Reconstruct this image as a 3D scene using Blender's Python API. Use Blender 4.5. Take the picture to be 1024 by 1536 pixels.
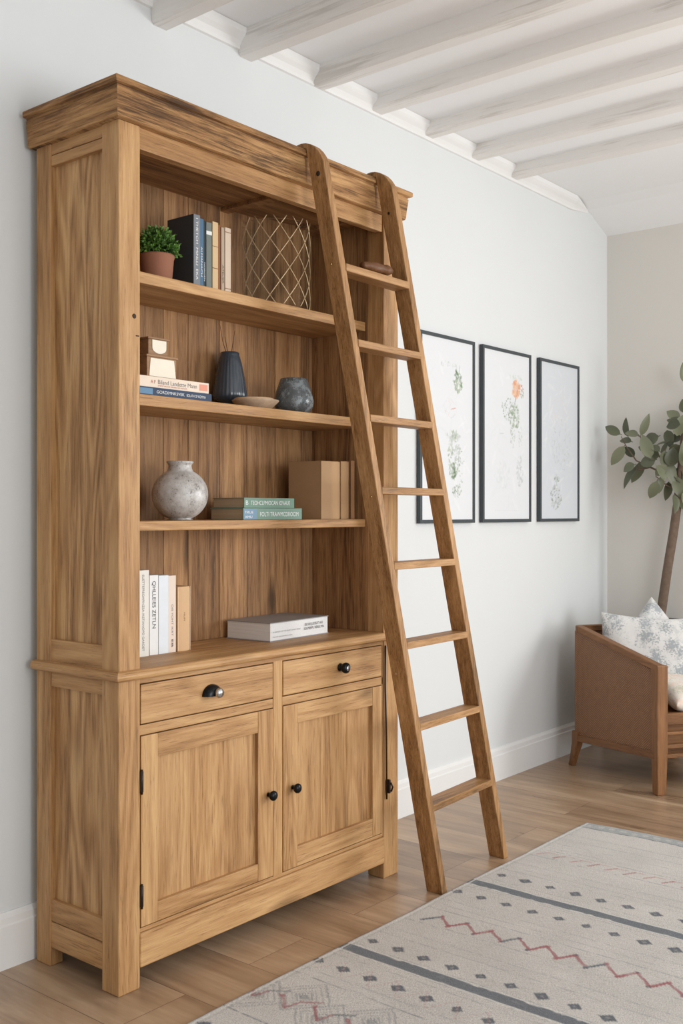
import bpy, bmesh, math, random
import numpy as np
from mathutils import Vector, Matrix, noise as mnoise
random.seed(7); np.random.seed(7)
for o in list(bpy.data.objects): bpy.data.objects.remove(o)
SC = bpy.context.scene
COL = SC.collection

# ------------------------------------------------------------ camera, light, exposure
VPX, F = 1800.0, 1575.0
TH = math.atan((VPX - 512) / F)
CAMZ = 1.1555
cam_d = bpy.data.cameras.new('camera'); cam = bpy.data.objects.new('camera', cam_d); COL.objects.link(cam)
cam_d.sensor_fit = 'VERTICAL'; cam_d.sensor_height = 36.0; cam_d.lens = 36.0 * F / 1536
cam.location = (0, 0, CAMZ); cam.rotation_euler = (math.pi / 2, 0, TH - math.pi / 2)
cam_d.clip_start = 0.05
SC.camera = cam

world = bpy.data.worlds.new('world'); SC.world = world; world.use_nodes = True
bg = world.node_tree.nodes['Background']
bg.inputs[0].default_value = (0.92, 0.965, 1.0, 1); bg.inputs[1].default_value = 0.95

def area(name, loc, target, sx, sy, power, color):
    d = bpy.data.lights.new(name, 'AREA'); d.shape = 'RECTANGLE'; d.size = sx; d.size_y = sy
    d.energy = power; d.color = color
    o = bpy.data.objects.new(name, d); COL.objects.link(o); o.location = loc
    o.rotation_euler = (Vector(target) - Vector(loc)).to_track_quat('-Z', 'Y').to_euler()
    return o
area('window_light', (4.75, -0.95, 1.45), (1.7, 0.45, 1.0), 1.5, 1.3, 52, (1.0, 0.985, 0.96))
area('fill_light', (1.6, -2.8, 1.3), (1.9, 2.3, 1.6), 1.8, 1.6, 50, (0.95, 0.975, 1.0))  # added fill lamp, no window stands for it; lifts the fronts and ceiling

SC.view_settings.view_transform = 'Standard'; SC.view_settings.look = 'None'
SC.view_settings.gamma = 1.0; SC.view_settings.use_curve_mapping = False
SC.view_settings.exposure = 0.36

# ------------------------------------------------------------ materials
def srgb(r, g, b):
    f = lambda c: (c / 255 / 12.92) if c / 255 <= 0.04045 else ((c / 255 + 0.055) / 1.055) ** 2.4
    return (f(r), f(g), f(b), 1)

class NT:
    def __init__(s, name):
        s.m = bpy.data.materials.new(name); s.m.use_nodes = True
        s.t = s.m.node_tree; s.n = s.t.nodes; s.l = s.t.links; s.b = s.n['Principled BSDF']
    def node(s, typ, **kw):
        n = s.n.new(typ)
        for k, v in kw.items():
            if k.startswith('i_'):
                key = k[2:]; key = int(key) if key.isdigit() else key.replace('_', ' ')
                if isinstance(v, bpy.types.NodeSocket): s.l.new(v, n.inputs[key])
                else: n.inputs[key].default_value = v
            else: setattr(n, k, v)
        return n
    def math(s, op, a, b=0.0, c=None, clamp=False):
        n = s.node('ShaderNodeMath', operation=op, use_clamp=clamp)
        for i, v in enumerate((a, b) if c is None else (a, b, c)):
            if isinstance(v, bpy.types.NodeSocket): s.l.new(v, n.inputs[i])
            else: n.inputs[i].default_value = v
        return n.outputs[0]
    def mix(s, f, a, b, mode='MIX'):
        n = s.node('ShaderNodeMix', data_type='RGBA', blend_type=mode)
        for i, v in ((0, f), (6, a), (7, b)):
            if isinstance(v, bpy.types.NodeSocket): s.l.new(v, n.inputs[i])
            else: n.inputs[i].default_value = v
        return n.outputs[2]
    def ramp(s, f, stops):
        n = s.node('ShaderNodeValToRGB'); e = n.color_ramp.elements
        while len(e) < len(stops): e.new(0.5)
        for i, (p, c) in enumerate(stops):
            e[i].position = p; e[i].color = c if len(c) == 4 else (*c, 1)
        s.l.new(f, n.inputs[0]); return n.outputs[0]
    def noise(s, vec, scale=5, detail=3, rough=0.55, dist=0.0):
        n = s.node('ShaderNodeTexNoise'); n.inputs['Scale'].default_value = scale
        n.inputs['Detail'].default_value = detail; n.inputs['Roughness'].default_value = rough
        n.inputs['Distortion'].default_value = dist
        s.l.new(vec, n.inputs['Vector']); return n.outputs[0]
    def coords(s, scale=(1, 1, 1), rnd=True, rot=(0, 0, 0)):
        tc = s.node('ShaderNodeTexCoord'); v = tc.outputs['Object']
        if rnd:
            oi = s.node('ShaderNodeObjectInfo')
            at = s.node('ShaderNodeAttribute', attribute_name='tone')
            r = s.math('MULTIPLY', oi.outputs['Random'], 17.3)
            r = s.math('ADD', r, s.math('MULTIPLY', at.outputs['Fac'], 31.7))
            cx = s.node('ShaderNodeCombineXYZ')
            for i in range(3): s.l.new(r, cx.inputs[i])
            va = s.node('ShaderNodeVectorMath', operation='ADD')
            s.l.new(v, va.inputs[0]); s.l.new(cx.outputs[0], va.inputs[1]); v = va.outputs[0]
        s.base = v
        return s.scaled(v, scale, rot)
    def scaled(s, v, scale, rot=(0, 0, 0)):
        mp = s.node('ShaderNodeMapping'); mp.inputs['Scale'].default_value = scale
        mp.inputs['Rotation'].default_value = rot
        s.l.new(v, mp.inputs[0]); return mp.outputs[0]
    def bump(s, h, strength=0.2, dist=0.002):
        b = s.node('ShaderNodeBump'); b.inputs['Strength'].default_value = strength
        b.inputs['Distance'].default_value = dist
        s.l.new(h, b.inputs['Height']); s.l.new(b.outputs[0], s.b.inputs['Normal'])
    def col(s, c):
        if isinstance(c, bpy.types.NodeSocket): s.l.new(c, s.b.inputs['Base Color'])
        else: s.b.inputs['Base Color'].default_value = c
    def rough(s, r):
        if isinstance(r, bpy.types.NodeSocket): s.l.new(r, s.b.inputs['Roughness'])
        else: s.b.inputs['Roughness'].default_value = r

def axscale(axis, across, along):
    v = [across] * 3; v['xyz'.index(axis)] = along; return tuple(v)

def wood(name, axis, dark, mid, light, streak=0.45, ring=0.35, knots=0.0, bump=0.25, rough=0.5, wear=0.0, spec=0.35):
    w = NT(name)
    w.coords()
    v = w.base
    fine = w.noise(w.scaled(v, axscale(axis, 190, 9)), 1, 6, 0.7)
    med = w.noise(w.scaled(v, axscale(axis, 26, 1.3)), 1, 4, 0.6, 0.3)
    big = w.noise(w.scaled(v, axscale(axis, 4.5, 0.9)), 1, 3, 0.5, 0.4)
    fig = w.noise(w.scaled(v, axscale(axis, 7.0, 0.85)), 1, 2, 0.5, 0.2)
    rings = w.math('SINE', w.math('MULTIPLY', fig, 75.0))
    rings = w.math('MULTIPLY_ADD', rings, 0.5, 0.5)
    f = w.math('MULTIPLY', w.math('SUBTRACT', fine, 0.5), streak * 2.0)
    f = w.math('ADD', f, w.math('MULTIPLY', w.math('SUBTRACT', med, 0.5), streak * 1.9))
    f = w.math('ADD', f, w.math('MULTIPLY', w.math('SUBTRACT', rings, 0.5), ring * 0.42))
    f = w.math('ADD', f, w.math('MULTIPLY', w.math('SUBTRACT', big, 0.5), 0.9))
    f = w.math('ADD', f, 0.55, clamp=True)
    c = w.ramp(f, [(0.0, dark), (0.45, mid), (1.0, light)])
    if knots:
        vo = w.node('ShaderNodeTexVoronoi'); vo.inputs['Scale'].default_value = 1.0
        w.l.new(w.scaled(v, axscale(axis, 7.5, 2.6)), vo.inputs['Vector'])
        k = w.ramp(w.math('ADD', vo.outputs['Distance'], w.math('MULTIPLY', med, 0.25)), [(0.18, (1, 1, 1)), (0.36, (0, 0, 0))])
        gate = w.ramp(w.noise(w.scaled(v, axscale(axis, 2.4, 1.2)), 1, 1), [(0.5, (0, 0, 0)), (0.58, (1, 1, 1))])
        k = w.math('MULTIPLY', w.math('MULTIPLY', k, gate), knots)
        c = w.mix(k, c, tuple(x * 0.35 for x in dark[:3]) + (1,))
    if wear:
        wn = w.noise(w.scaled(v, axscale(axis, 170, 6.0)), 1, 6, 0.75)
        wg = w.noise(w.scaled(v, axscale(axis, 5, 2.0)), 1, 3, 0.6)
        g = w.ramp(w.math('ADD', wn, w.math('MULTIPLY', w.math('SUBTRACT', wg, 0.5), 0.7)), [(0.36, (1, 1, 1)), (0.47, (0, 0, 0))])
        c = w.mix(w.math('MULTIPLY', g, wear), c, tuple(x * 0.3 for x in dark[:3]) + (1,))
    pore = w.noise(w.scaled(v, axscale(axis, 420, 14)), 1, 3, 0.6)
    pm = w.ramp(w.math('ADD', pore, w.math('MULTIPLY', w.math('SUBTRACT', med, 0.5), 0.35)), [(0.33, (1, 1, 1)), (0.41, (0, 0, 0))])
    c = w.mix(w.math('MULTIPLY', pm, 0.5), c, tuple(x * 0.55 for x in dark[:3]) + (1,))
    at = w.node('ShaderNodeAttribute', attribute_name='tone')
    c = w.mix(1.0, c, w.ramp(w.math('ADD', at.outputs['Fac'], 0.5), [(0.0, (0.45, 0.45, 0.45)), (0.5, (1, 1, 1)), (1.0, (1.6, 1.6, 1.6))]), 'MULTIPLY')
    w.col(c); w.rough(w.math('MULTIPLY_ADD', fine, 0.22, rough - 0.1))
    w.b.inputs['Specular IOR Level'].default_value = spec
    h = w.math('ADD', fine, w.math('MULTIPLY', med, 0.8))
    w.bump(h, bump, 0.0025)
    return w.m

OD, OM, OL = srgb(122, 86, 50), srgb(174, 131, 85), srgb(208, 168, 118)
oak = {a: wood('oak_' + a, a, OD, OM, OL, streak=0.5, ring=0.5, knots=0.6) for a in 'xyz'}
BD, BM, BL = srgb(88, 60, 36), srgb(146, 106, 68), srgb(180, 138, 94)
fig_oak = wood('figured_oak', 'z', OD, OM, OL, streak=0.6, ring=1.1, knots=0.3)
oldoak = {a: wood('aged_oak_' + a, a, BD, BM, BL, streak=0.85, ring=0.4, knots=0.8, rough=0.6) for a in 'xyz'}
rough_oak = {a: wood('weathered_oak_' + a, a, srgb(104, 72, 42), srgb(160, 118, 74), srgb(196, 154, 104), streak=1.1, ring=0.7, bump=0.9, wear=0.75, rough=0.65) for a in 'xyz'}
ladder_oak = {a: wood('ladder_oak_' + a, a, srgb(102, 72, 42), srgb(156, 115, 72), srgb(194, 152, 106), streak=0.7, knots=0.3, rough=0.5) for a in 'xyz'}
chair_wood = {a: wood('chair_wood_' + a, a, srgb(80, 52, 32), srgb(120, 82, 50), srgb(152, 108, 70), streak=0.5, rough=0.45) for a in 'xyz'}

def plain(name, c, rough=0.5, metal=0.0, var=0.0, vs=20, bump=0.0, bs=80, spec=0.5, trans=0.0, ior=1.45, coat=0.0):
    w = NT(name)
    if var or bump: v = w.coords()
    if var:
        n = w.noise(v, vs, 4, 0.6)
        w.col(w.mix(n, tuple(x * (1 - var) for x in c[:3]) + (1,), tuple(min(1, x * (1 + var)) for x in c[:3]) + (1,)))
    else: w.col(c)
    if bump: w.bump(w.noise(v, bs, 4, 0.6), bump, 0.002)
    w.rough(rough); w.b.inputs['Metallic'].default_value = metal
    w.b.inputs['Specular IOR Level'].default_value = spec
    w.b.inputs['Transmission Weight'].default_value = trans; w.b.inputs['IOR'].default_value = ior
    w.b.inputs['Coat Weight'].default_value = coat
    return w.m

def wall_mat(name, c, var=0.03):
    return plain(name, c, 0.85, var=var, vs=1.6, bump=0.12, bs=26, spec=0.2)
M_wall = wall_mat('wall_plaster', srgb(219, 222, 223))
M_wall_r = wall_mat('warm_wall_plaster', srgb(222, 219, 213))
M_ceil = wall_mat('ceiling_plaster', srgb(243, 244, 245))
M_trim = plain('white_trim_paint', srgb(232, 232, 231), 0.4, var=0.02, vs=4, spec=0.4)

def beam_mat():
    w = NT('whitewashed_beam'); w.coords(); v = w.base
    fine = w.noise(w.scaled(v, (60, 2.2, 60)), 1, 6, 0.7)
    gate = w.noise(w.scaled(v, (7, 1.5, 7)), 1, 3, 0.6)
    g = w.ramp(w.math('ADD', fine, w.math('MULTIPLY', w.math('SUBTRACT', gate, 0.5), 0.8)), [(0.30, (1, 1, 1)), (0.44, (0, 0, 0))])
    c = w.mix(w.math('MULTIPLY', g, 0.4), srgb(236, 234, 231), srgb(168, 160, 150))
    w.col(c); w.rough(0.7); w.bump(w.math('ADD', fine, gate), 0.35, 0.004); return w.m
M_beam = beam_mat()

def floor_mat():
    w = NT('oak_floor_planks')
    tc = w.node('ShaderNodeTexCoord')
    mp = w.node('ShaderNodeMapping'); mp.inputs['Rotation'].default_value = (0, 0, math.pi / 2)
    mp.inputs['Location'].default_value = (0.33, 0.01, 0)
    w.l.new(tc.outputs['Object'], mp.inputs[0])
    def brick(c1, c2, m):
        b = w.node('ShaderNodeTexBrick'); b.offset = 0.37; b.offset_frequency = 2
        b.inputs['Scale'].default_value = 1; b.inputs['Mortar Size'].default_value = 0.0011
        b.inputs['Mortar Smooth'].default_value = 0.3; b.inputs['Bias'].default_value = 0
        b.inputs['Brick Width'].default_value = 1.55; b.inputs['Row Height'].default_value = 0.215
        b.inputs['Color1'].default_value = c1; b.inputs['Color2'].default_value = c2; b.inputs['Mortar'].default_value = m
        w.l.new(mp.outputs[0], b.inputs['Vector']); return b
    br = brick((0, 0, 0, 1), (1, 1, 1, 1), (0.5, 0.5, 0.5, 1))
    sh = w.node('ShaderNodeVectorMath', operation='MULTIPLY_ADD')
    w.l.new(br.outputs['Color'], sh.inputs[0]); sh.inputs[1].default_value = (9, 9, 9); w.l.new(tc.outputs['Object'], sh.inputs[2])
    v = sh.outputs[0]
    fine = w.noise(w.scaled(v, (60, 3.5, 60)), 1, 6, 0.65)
    med = w.noise(w.scaled(v, (10, 1.6, 10)), 1, 4, 0.6, 0.8)
    big = w.noise(w.scaled(tc.outputs['Object'], (2.5, 1.8, 1)), 1, 3, 0.6)
    f = w.math('ADD', w.math('MULTIPLY', w.math('SUBTRACT', fine, 0.5), 0.7), w.math('MULTIPLY', w.math('SUBTRACT', med, 0.5), 1.2))
    f = w.math('ADD', f, w.math('MULTIPLY', w.math('SUBTRACT', big, 0.5), 0.7))
    f = w.math('ADD', f, w.math('MULTIPLY', w.math('SUBTRACT', br.outputs['Color'], 0.5), 0.22))
    f = w.math('ADD', f, 0.5, clamp=True)
    c = w.ramp(f, [(0.0, srgb(116, 90, 68)), (0.5, srgb(162, 134, 107)), (1.0, srgb(196, 170, 142))])
    c = w.mix(w.math('MULTIPLY', br.outputs['Fac'], 0.75), c, srgb(70, 48, 32))
    w.col(c); w.rough(w.math('MULTIPLY_ADD', med, 0.25, 0.20)); w.b.inputs['Specular IOR Level'].default_value = 0.65
    w.bump(w.math('SUBTRACT', w.math('MULTIPLY', fine, 0.3), br.outputs['Fac']), 0.3, 0.002)
    return w.m
M_floor = floor_mat()

def vcol_mat(name, rough=0.8, weave=0.0, coat=0.0, noise_amt=0.0):
    w = NT(name); at = w.node('ShaderNodeAttribute', attribute_name='paint')
    c = at.outputs['Color']
    v = w.coords(rnd=False)
    if noise_amt:
        n = w.noise(w.scaled(v, (1, 1, 1)), 330, 3, 0.7)
        n2 = w.noise(w.scaled(v, (120, 700, 100)), 1, 3, 0.7)
        g = w.math('ADD', n, n2)
        c = w.mix(noise_amt, c, w.ramp(w.math('MULTIPLY', g, 0.5), [(0.3, (0.35, 0.35, 0.35)), (0.5, (1, 1, 1)), (0.7, (1.35, 1.35, 1.35))]), 'MULTIPLY')
    w.col(c); w.rough(rough); w.b.inputs['Coat Weight'].default_value = coat; w.b.inputs['Coat Roughness'].default_value = 0.1
    if weave:
        wv = w.noise(w.scaled(v, (160, 420, 100)), 1, 4, 0.7)
        w.bump(w.math('ADD', wv, w.noise(v, 260, 3, 0.7)), weave, 0.004)
        w.b.inputs['Sheen Weight'].default_value = 0.2
    return w.m
M_rug = vcol_mat('woven_wool', 0.95, weave=1.0, noise_amt=1.0)
M_print = vcol_mat('art_paper', 0.6, coat=0.5)

M_black = plain('black_iron', srgb(26, 27, 30), 0.28, metal=0.6, bump=0.1)
M_silver = plain('worn_steel', srgb(190, 192, 195), 0.25, metal=1.0, bump=0.15)
M_brass = plain('brass', srgb(214, 186, 130), 0.25, metal=1.0)
M_goldwire = plain('pale_gold_wire', srgb(214, 190, 152), 0.4, metal=0.5)
M_iron = plain('dark_bronze', srgb(58, 48, 42), 0.45, metal=0.7)
M_frame = plain('charcoal_frame', srgb(62, 69, 73), 0.4, var=0.05)
M_terra = plain('terracotta', srgb(146, 98, 76), 0.8, var=0.08, vs=14, bump=0.15)
M_soil = plain('soil', srgb(46, 34, 26), 0.95, var=0.3, bump=0.6)

def leaf_mat(name, c1, c2, rough=0.5):
    w = NT(name); v = w.coords(rnd=False); at = w.node('ShaderNodeAttribute', attribute_name='tone')
    w.col(w.mix(w.math('ADD', at.outputs['Fac'], 0.5), c1, c2)); w.rough(rough)
    w.b.inputs['Subsurface Weight'].default_value = 0.0
    return w.m
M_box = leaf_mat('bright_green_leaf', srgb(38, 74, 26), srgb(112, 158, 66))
M_leaf = leaf_mat('grey_green_leaf', srgb(64, 70, 48), srgb(134, 138, 112), 0.38)
M_bark = plain('grey_brown_bark', srgb(116, 98, 84), 0.85, var=0.45, vs=45, bump=0.8, bs=60)

# ------------------------------------------------------------ mesh helpers
class MB:
    def __init__(s): s.v = []; s.f = []; s.m = []; s.t = []; s.sm = []
    def add(s, vs, fs, mat=0, tone=0.0, smooth=False):
        n = len(s.v); s.v += [tuple(v) for v in vs]
        for f in fs: s.f.append(tuple(i + n for i in f)); s.m.append(mat); s.t.append(tone); s.sm.append(smooth)
        return s
    def bm(s, b, mat=0, tone=0.0, smooth=False):
        b.verts.index_update(); vs = [v.co[:] for v in b.verts]; fs = [[v.index for v in f.verts] for f in b.faces]
        b.free(); return s.add(vs, fs, mat, tone, smooth)
    def box(s, x0, x1, y0, y1, z0, z1, bev=0.002, mat=0, tone=0.0, seg=2, M=None):
        b = bmesh.new(); bmesh.ops.create_cube(b, size=1)
        for v in b.verts: v.co = Vector(((x0 + x1) / 2 + v.co.x * (x1 - x0), (y0 + y1) / 2 + v.co.y * (y1 - y0), (z0 + z1) / 2 + v.co.z * (z1 - z0)))
        bev = min(bev, 0.45 * min(x1 - x0, y1 - y0, z1 - z0))
        if bev > 0: bmesh.ops.bevel(b, geom=list(b.edges), offset=bev, segments=seg, affect='EDGES', profile=0.6)
        if M is not None: bmesh.ops.transform(b, matrix=M, verts=b.verts)
        return s.bm(b, mat, tone)
    def lathe(s, prof, cx=0, cy=0, cz=0, seg=48, mat=0, M=None, ribs=0, rib_amp=0.0, jit=None, smooth=True):
        vs = []; fs = []
        n = len(prof)
        for j in range(seg):
            a = 2 * math.pi * j / seg
            for (r, z) in prof:
                rr = r
                if ribs and r > 0.001: rr = r * (1 + rib_amp * abs(math.sin(ribs * a / 2)))
                p = Vector((rr * math.cos(a), rr * math.sin(a), z))
                if jit: p = jit(p)
                if M is not None: p = M @ p
                vs.append((p.x + cx, p.y + cy, p.z + cz))
        for j in range(seg):
            k = (j + 1) % seg
            for i in range(n - 1): fs.append((j * n + i, k * n + i, k * n + i + 1, j * n + i + 1))
        if prof[0][0] > 1e-5: fs.append(tuple(j * n for j in reversed(range(seg))))
        if prof[-1][0] > 1e-5: fs.append(tuple(j * n + n - 1 for j in range(seg)))
        return s.add(vs, fs, mat, smooth=smooth)
    def tube(s, pts, rad, seg=10, mat=0, tone=0.0):
        pts = [Vector(p) for p in pts]; rads = rad if isinstance(rad, (list, tuple)) else [rad] * len(pts)
        vs = []; fs = []; up = Vector((0, 0, 1)); prev = None
        for i, p in enumerate(pts):
            t = (pts[min(i + 1, len(pts) - 1)] - pts[max(i - 1, 0)]).normalized()
            if prev is None:
                a = t.orthogonal().normalized()
            else:
                a = (prev - t * prev.dot(t)).normalized()
            prev = a; b = t.cross(a)
            for j in range(seg):
                an = 2 * math.pi * j / seg
                vs.append(p + (a * math.cos(an) + b * math.sin(an)) * rads[i])
        for i in range(len(pts) - 1):
            for j in range(seg):
                k = (j + 1) % seg
                fs.append((i * seg + j, i * seg + k, (i + 1) * seg + k, (i + 1) * seg + j))
        fs.append(tuple(reversed(range(seg)))); fs.append(tuple((len(pts) - 1) * seg + j for j in range(seg)))
        return s.add(vs, fs, mat, tone, True)
    def prism(s, poly, fn0, fn1, mat=0):
        n = len(poly); vs = [fn0(*p) for p in poly] + [fn1(*p) for p in poly]
        fs = [tuple(reversed(range(n))), tuple(range(n, 2 * n))] + [(i, (i + 1) % n, n + (i + 1) % n, n + i) for i in range(n)]
        return s.add(vs, fs, mat)
    def obj(s, name, mats, parent=None, loc=(0, 0, 0), bevel=0.0, autosmooth=False):
        me = bpy.data.meshes.new(name); me.from_pydata(s.v, [], s.f)
        for m in (mats if isinstance(mats, (list, tuple)) else [mats]): me.materials.append(m)
        me.polygons.foreach_set('material_index', s.m); me.polygons.foreach_set('use_smooth', s.sm)
        if any(s.t):
            a = me.attributes.new('tone', 'FLOAT', 'FACE'); a.data.foreach_set('value', s.t)
        me.update(); me.validate()
        o = bpy.data.objects.new(name, me); COL.objects.link(o)
        b = bmesh.new(); b.from_mesh(me); bmesh.ops.recalc_face_normals(b, faces=b.faces); b.to_mesh(me); b.free()
        if parent is not None: o.parent = parent
        o.location = loc
        if bevel:
            md = o.modifiers.new('bevel', 'BEVEL'); md.width = bevel; md.segments = 3; md.limit_method = 'ANGLE'; md.angle_limit = 0.6
        return o

def off(o, base):
    """shift mesh data so that geometry written in world coordinates sits right under a parent at base"""
    o.data.transform(Matrix.Translation(-Vector(base))); return o
def empty(name, loc, label, cat, group=None, rz=0.0):
    o = bpy.data.objects.new(name, None); COL.objects.link(o); o.location = loc; o.rotation_euler = (0, 0, rz)
    o.empty_display_size = 0.05
    return tag(o, label, cat, group)
def tag(o, label, cat, group=None):
    o['label'] = label; o['category'] = cat
    if group: o['group'] = group
    return o
def struct(o): o['kind'] = 'structure'; return o

def lettering(body, size, origin, ex, ey, mat, parent, width=None, name='lettering', base=(0, 0, 0), thick=0.0002):
    cu = bpy.data.curves.new('text', 'FONT'); cu.body = body; cu.size = 1; cu.extrude = 0
    to = bpy.data.objects.new('text', cu); COL.objects.link(to)
    me = bpy.data.meshes.new_from_object(to.evaluated_get(bpy.context.evaluated_depsgraph_get()))
    bpy.data.objects.remove(to); bpy.data.curves.remove(cu)
    co = np.zeros(len(me.vertices) * 3); me.vertices.foreach_get('co', co); co = co.reshape(-1, 3)
    x0, x1 = co[:, 0].min(), co[:, 0].max(); y0, y1 = 0, max(0.7, co[:, 1].max())
    sx = sy = size
    if width: sx = width / (x1 - x0)
    ex = Vector(ex); ey = Vector(ey); nz = ex.cross(ey)
    O = Vector(origin) - Vector(base)
    new = [O + ex * float((p[0] - x0) * sx) + ey * float(p[1] * sy) + nz * thick for p in co]
    me.vertices.foreach_set('co', np.array([tuple(v) for v in new]).ravel()); me.materials.clear(); me.materials.append(mat)
    me.name = name; me.update()
    o = bpy.data.objects.new(name, me); COL.objects.link(o); o.parent = parent
    return o

# ------------------------------------------------------------ room
WY, WX, CZ = 2.35, 5.02, 2.675
b = MB(); b.box(-2.0, WX + 0.1, -3.0, WY + 0.1, -0.08, 0.0, 0); struct(b.obj('floor', M_floor))
b = MB(); b.box(-2.0, WX + 0.1, WY, WY + 0.1, 0.0, CZ + 0.1, 0); struct(b.obj('wall_back', M_wall))
b = MB(); b.box(WX, WX + 0.1, -0.2, WY, 0.0, 2.9, 0); struct(b.obj('wall_right', M_wall_r))
b = MB(); b.box(-1.6, -1.5, -3.0, WY, 0.0, 2.9, 0); struct(b.obj('unseen_wall_left', M_wall_r))  # unseen wall, added to block world light and darken left-facing sides
b = MB()   # ceiling with the cove that slopes down to the right wall
pr = [(-2.0, CZ), (4.62, CZ), (4.72, CZ - 0.004), (4.80, CZ - 0.022), (4.90, CZ - 0.062), (WX, 2.566), (WX, 2.9), (-2.0, 2.9)]
b.prism(pr, lambda x, z: (x, -3.0, z), lambda x, z: (x, WY, z)); struct(b.obj('ceiling', M_ceil))

def baseboard(name, horizontal, a0, a1):
    prof = [(0, 0), (-0.016, 0), (-0.016, 0.108), (-0.013, 0.112), (-0.012, 0.128), (-0.006, 0.136), (-0.004, 0.14), (0, 0.14)]
    b = MB()
    if horizontal: b.prism(prof, lambda d, z: (a0, WY + d, z), lambda d, z: (a1, WY + d, z))
    else: b.prism(prof, lambda d, z: (WX + d, a0, z), lambda d, z: (WX + d, a1, z))
    return struct(b.obj(name, M_trim))
baseboard('baseboard_back', True, -2.0, WX)
baseboard('baseboard_right', False, -0.2, WY - 0.016)

# crown moulding along the back wall, between and under the beams
prof = [(0, 2.612), (-0.008, 2.614), (-0.010, 2.624), (-0.018, 2.636), (-0.030, 2.648), (-0.036, 2.656), (-0.038, 2.674), (0, 2.674)]
b = MB(); b.prism(prof, lambda d, z: (-2.0, WY + d, z), lambda d, z: (4.62, WY + d, z))
b.prism(prof, lambda d, z: (4.62, WY + d, z), lambda d, z: (4.80, WY + d * 0.03, 2.674 + (z - 2.674) * 0.25 - 0.022))
struct(b.obj('trim_1', M_trim, bevel=0.002))

def beam(x, n, w=0.068, h=0.062):
    b = MB(); N = 34; vs = []; fs = []
    # hand-hewn beam: rounded lower corners and a slightly uneven run
    sec = [(-0.5, 0), (-0.5, -0.78), (-0.46, -0.92), (-0.36, -1.0), (0.36, -1.0), (0.46, -0.92), (0.5, -0.78), (0.5, 0)]
    for i in range(N + 1):
        y = WY - 0.001 - i * (WY + 2.4) / N
        jx = 0.005 * mnoise.noise(Vector((x * 7, y * 1.7, 3))); jz = 0.005 * mnoise.noise(Vector((x * 5, y * 2.1, 9)))
        for (a, c) in sec: vs.append((x + a * w + jx, y, CZ + c * h + (jz if c < -0.5 else 0.002)))
    m = len(sec)
    for i in range(N):
        for j in range(m - 1): fs.append((i * m + j, i * m + j + 1, (i + 1) * m + j + 1, (i + 1) * m + j))
    fs.append(tuple(range(m))); fs.append(tuple(N * m + j for j in range(m)))
    b.add(vs, fs)
    o = b.obj('ceiling_beam', M_beam)
    return tag(o, BEAML[n], 'beam', 'ceiling beams')
BEAML = ['painted white ceiling beam, leftmost one, barely in view above the bookcase',
 'painted white ceiling beam, second from the left, directly above the bookcase cornice',
 'painted white ceiling beam, third from the left, ending above the bookcase',
 'painted white ceiling beam, fourth from the left, ending above the first ladder hook',
 'painted white ceiling beam, middle of the run, ending above the bookcase right end',
 'painted white ceiling beam, third from the right, ending above the leftmost picture',
 'painted white ceiling beam, second from the right, ending above the middle picture',
 'painted white ceiling beam, rightmost one, beside the sloping ceiling']
for i, x in enumerate([1.68, 2.036, 2.391, 2.747, 3.068, 3.403, 3.740, 4.064]): beam(x, i, h=[0.11, 0.105, 0.080, 0.062, 0.052, 0.050, 0.050, 0.050][i])

# ------------------------------------------------------------ bookcase
X0, X1, YF, YB = 1.597, 2.720, 1.990, 2.322
BB = Vector((X0, YF, 0))
bk = empty('bookcase', BB, 'tall oak bookcase with open shelves above two drawers and two panelled doors', 'bookcase')
def P(mb, name, mats, parent=bk, base=BB, bevel=0.0):
    o = mb.obj(name, mats, parent, bevel=bevel); return off(o, base)
R = lambda r: X0 + r
# posts
for (x0, x1, y0, y1) in ((X0, R(0.066), YF, YF + 0.064), (R(1.047), X1, YF, YF + 0.064), (X0, R(0.04), 2.262, YB), (R(1.083), X1, 2.262, YB)):
    b = MB(); b.box(x0, x1, y0, y1, 0.0, 2.105, 0.004, seg=3); P(b, 'corner_post', oak['z'])
# side panels and rails
for side in (0, 1):
    xo = (lambda d: X0 + d) if side == 0 else (lambda d: X1 - d)
    def sb(b, d0, d1, y0, y1, z0, z1, **k):
        a, c = sorted((xo(d0), xo(d1))); b.box(a, c, y0, y1, z0, z1, **k)
    ya, yb = YF + 0.058, 2.268
    b = MB()
    sb(b, 0.016, 0.06, ya, yb, 0.825, 2.042, bev=0.001)
    P(b, 'side_panel', fig_oak)
    b = MB(); sb(b, 0.016, 0.06, ya, yb, 0.165, 0.716, bev=0.001); P(b, 'side_panel', fig_oak)
    for (z0, z1, d) in ((2.063, 2.105, 0.004), (2.035, 2.0615, 0.004), (0.772, 0.832, 0.004), (0.712, 0.752, 0.004), (0.115, 0.170, 0.004), (0.047, 0.1125, 0.004)):
        b = MB(); sb(b, d, 0.055, ya, yb, z0, z1, bev=0.0025); P(b, 'side_rail', oak['y'])
# inner lining of the right and left sides of the open part
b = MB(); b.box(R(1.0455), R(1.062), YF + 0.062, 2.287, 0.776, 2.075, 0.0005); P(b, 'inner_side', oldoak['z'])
b = MB(); b.box(R(0.05), R(0.0665), YF + 0.062, 2.287, 0.776, 2.075, 0.0005); P(b, 'inner_side', oldoak['z'])
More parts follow.
